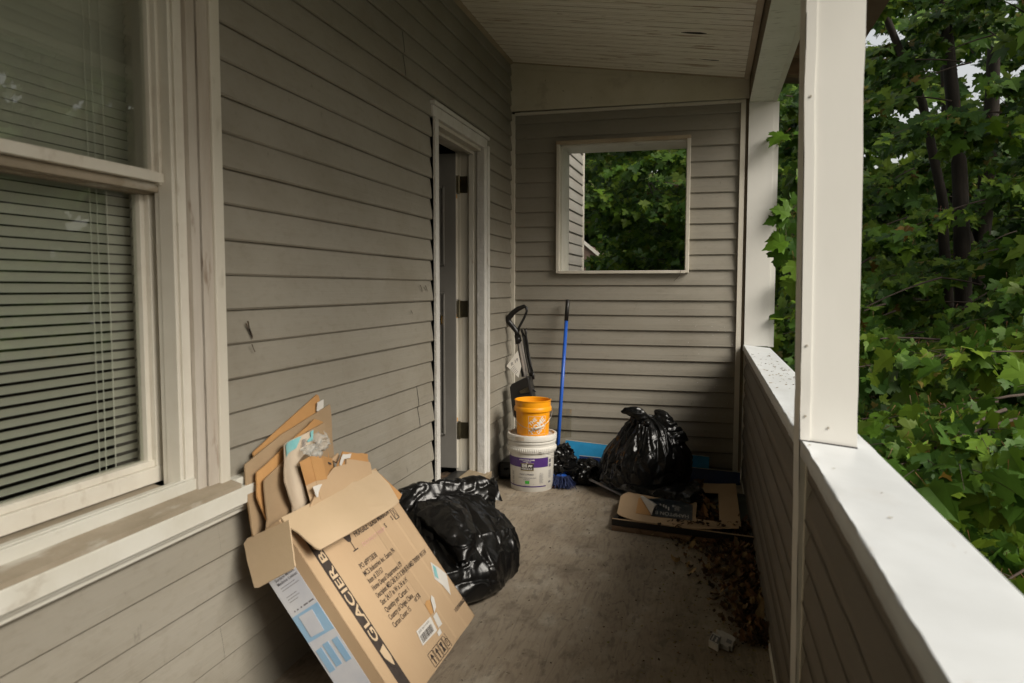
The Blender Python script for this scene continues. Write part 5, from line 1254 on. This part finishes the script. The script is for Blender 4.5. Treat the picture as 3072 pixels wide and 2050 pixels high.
tree('maple_tree', 'leafy green maple with drooping boughs just beyond the half wall', [([UP(1.9, 6.3, -1.75), UP(1.86, 6.3, -.4), UP(1.80, 6.35, .9), UP(1.62, 6.4, 2.4)], .10, .055), ([UP(1.9, 6.3, -1.4), UP(1.72, 6.2, -.2), UP(1.60, 6.0, .6), UP(1.42, 5.9, 1.3), UP(1.1, 5.8, 2.0)], .06, .03)], bs_, .108, .34, 98, .022, face=Vector((-.5, -.8, 0)))
# leaf spray that reaches over the far post
cr, wd = MB(), MB(); t = empty('maple_branch', U(.40, 3.35, .22), 'leafy maple branch hanging in front of the far white post', 'branch')
random.seed(3)
tw = [ony(3.40, x * K, y * K) for x, y in ((1850, 440), (1830, 470), (1805, 490), (1790, 515), (1785, 560))]
wd.tube([UV(p) for p in tw], .003, 5)
for (x, y, sc_, dx, dy) in ((1812, 487, .080, -.9, -.2), (1803, 497, .095, -1, .3), (1803, 553, .10, -1, .35), (1790, 575, .085, -.2, 1), (1822, 500, .09, .4, .9), (1816, 512, .09, -.5, 1), (1812, 540, .10, -1, .2), (1818, 545, .10, .3, 1), (1814, 580, .09, -.3, 1), (1824, 600, .10, .2, 1), (1826, 560, .09, .8, .5), (1822, 640, .09, -.1, 1), (1824, 470, .08, .5, -.5)):
    p = ony(3.40 + random.uniform(-.04, .04), x * K, y * K)
    maple_leaf(cr, UV(p), Vector((dx, random.uniform(-.3, .1), -dy)), Vector((-.15 + random.gauss(0, .2), -1, .45 + random.gauss(0, .15))), sc_ * S, .18, leaf_tint(0), .12)
    wd.tube([UV(p), UV(p.lerp(tw[2], .4)), UV(tw[2 if y < 520 else 3])], .0012, 4)
for (tp, bs) in (((.345, 3.72, .50), (.6, 3.9, .62)), ((.34, 3.74, .68), (.6, 3.9, .80)), ((.36, 3.7, .40), (.6, 3.9, .48)), ((.37, 3.7, .02), (.6, 3.9, .10)), ((.36, 3.7, -.14), (.6, 3.9, -.05))):
    bough(cr, wd, U(*bs), U(*tp), 16, .125, .10, 0, .004, face=Vector((-.4, -.9, 0)))
obj('twigs', wd, MT['twig'], t, smooth=True); obj('leaves', cr, MT['leaf'], t)
# maple behind the end wall
bs_ = []
for i in range(230):
    y = random.uniform(5.9, 8.6); x = random.uniform(-.235 * y, .09 * y); z = random.uniform(-.25, .235 * y)
    if x / y < -.150 and z / y < .11: continue
    if math.hypot(x / y + .085, z / y - .115) < .018 or math.hypot(x / y + .055, z / y - .035) < .014: continue
    tp = UP(x, y, z); bs_.append((tp + Vector((random.uniform(-.3, .6), random.uniform(.4, .9), random.uniform(-.1, .5))), tp))
tree('maple_tree', 'dark dense maple seen through the opening in the end wall', [([UP(.2, 8.6, -1.75), UP(.25, 8.6, 0), UP(.1, 8.6, 2.0)], .15, .08), ([UP(.2, 8.5, -.6), UP(-.25, 8.1, .2), UP(-.5, 7.8, .9)], .05, .02)], bs_, .095, .34, 110, .008, face=Vector((0, -1, 0)))
# taller trees further out
random.seed(5)
for k_, (tx, ty, lab) in enumerate(((2.75, 8.9, 'tall dark trunked tree behind the porch side maple'), (4.4, 10.5, 'second tall woodland tree further out on the right'), (1.15, 10.8, 'tall tree standing in line with the far post'), (3.9, 6.4, 'broad woodland tree out of view to the right of the maple'), (2.9, 4.7, 'nearer woodland tree out of view on the right, mirrored in the window'))):
    bs_ = []
    for i in range(120):
        a = random.uniform(0, 6.28); r_ = random.uniform(.3, 1.5); z = random.uniform(-1.0, 3.4)
        tp = UP(tx + math.cos(a) * r_, ty + math.sin(a) * r_ * .8 - .4, z); bs_.append((UP(tx + math.cos(a) * r_ * .35, ty + math.sin(a) * r_ * .3, z + .1), tp))
    tree('woodland_tree', lab, [([UP(tx, ty, -1.75), UP(tx - .02, ty, .3), UP(tx + .05, ty, 2.0), UP(tx, ty, 3.6)], .15, .06), ([UP(tx, ty, .2), UP(tx - .35, ty - .1, 1.1), UP(tx - .5, ty - .2, 2.4)], .07, .03)], bs_, .19, .5, 40, .03, face=Vector((-.2, -1, 0)))
# the wood behind reads as one mass
w = MB()
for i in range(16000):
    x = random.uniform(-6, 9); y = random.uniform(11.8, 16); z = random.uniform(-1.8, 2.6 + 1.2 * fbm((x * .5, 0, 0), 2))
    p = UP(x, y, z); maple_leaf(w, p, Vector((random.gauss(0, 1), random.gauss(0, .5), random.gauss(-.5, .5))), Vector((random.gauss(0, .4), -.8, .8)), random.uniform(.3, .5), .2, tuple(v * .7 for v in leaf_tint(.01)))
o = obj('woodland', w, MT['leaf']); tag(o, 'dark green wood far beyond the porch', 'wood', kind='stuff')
# neighbour's house through the opening
nh = empty('neighbour_house', U(-1.55, 11.2, -1.7), 'pale house with a brown roof behind the maple, low in the opening', 'house')
w = MB(); w.boxu(-3.6, -1.32, 10.9, 12.6, -1.7, .14); obj('wall', w, MT['far_white'], nh)
w = MB(); w.slab([U(-3.7, 10.75, .14), U(-1.15, 10.75, .14), U(-1.7, 10.75, .62), U(-3.7, 10.75, .62)], (0, 1, 0), 2.6); obj('roof', w, MT['far_roof'], nh)
w = MB(); w.slab([U(-1.75, 10.72, .63), U(-1.12, 10.72, .10), U(-1.12, 10.72, .155), U(-1.75, 10.72, .685)], (0, 1, 0), .04); obj('bargeboard', w, MT['sash'], nh)
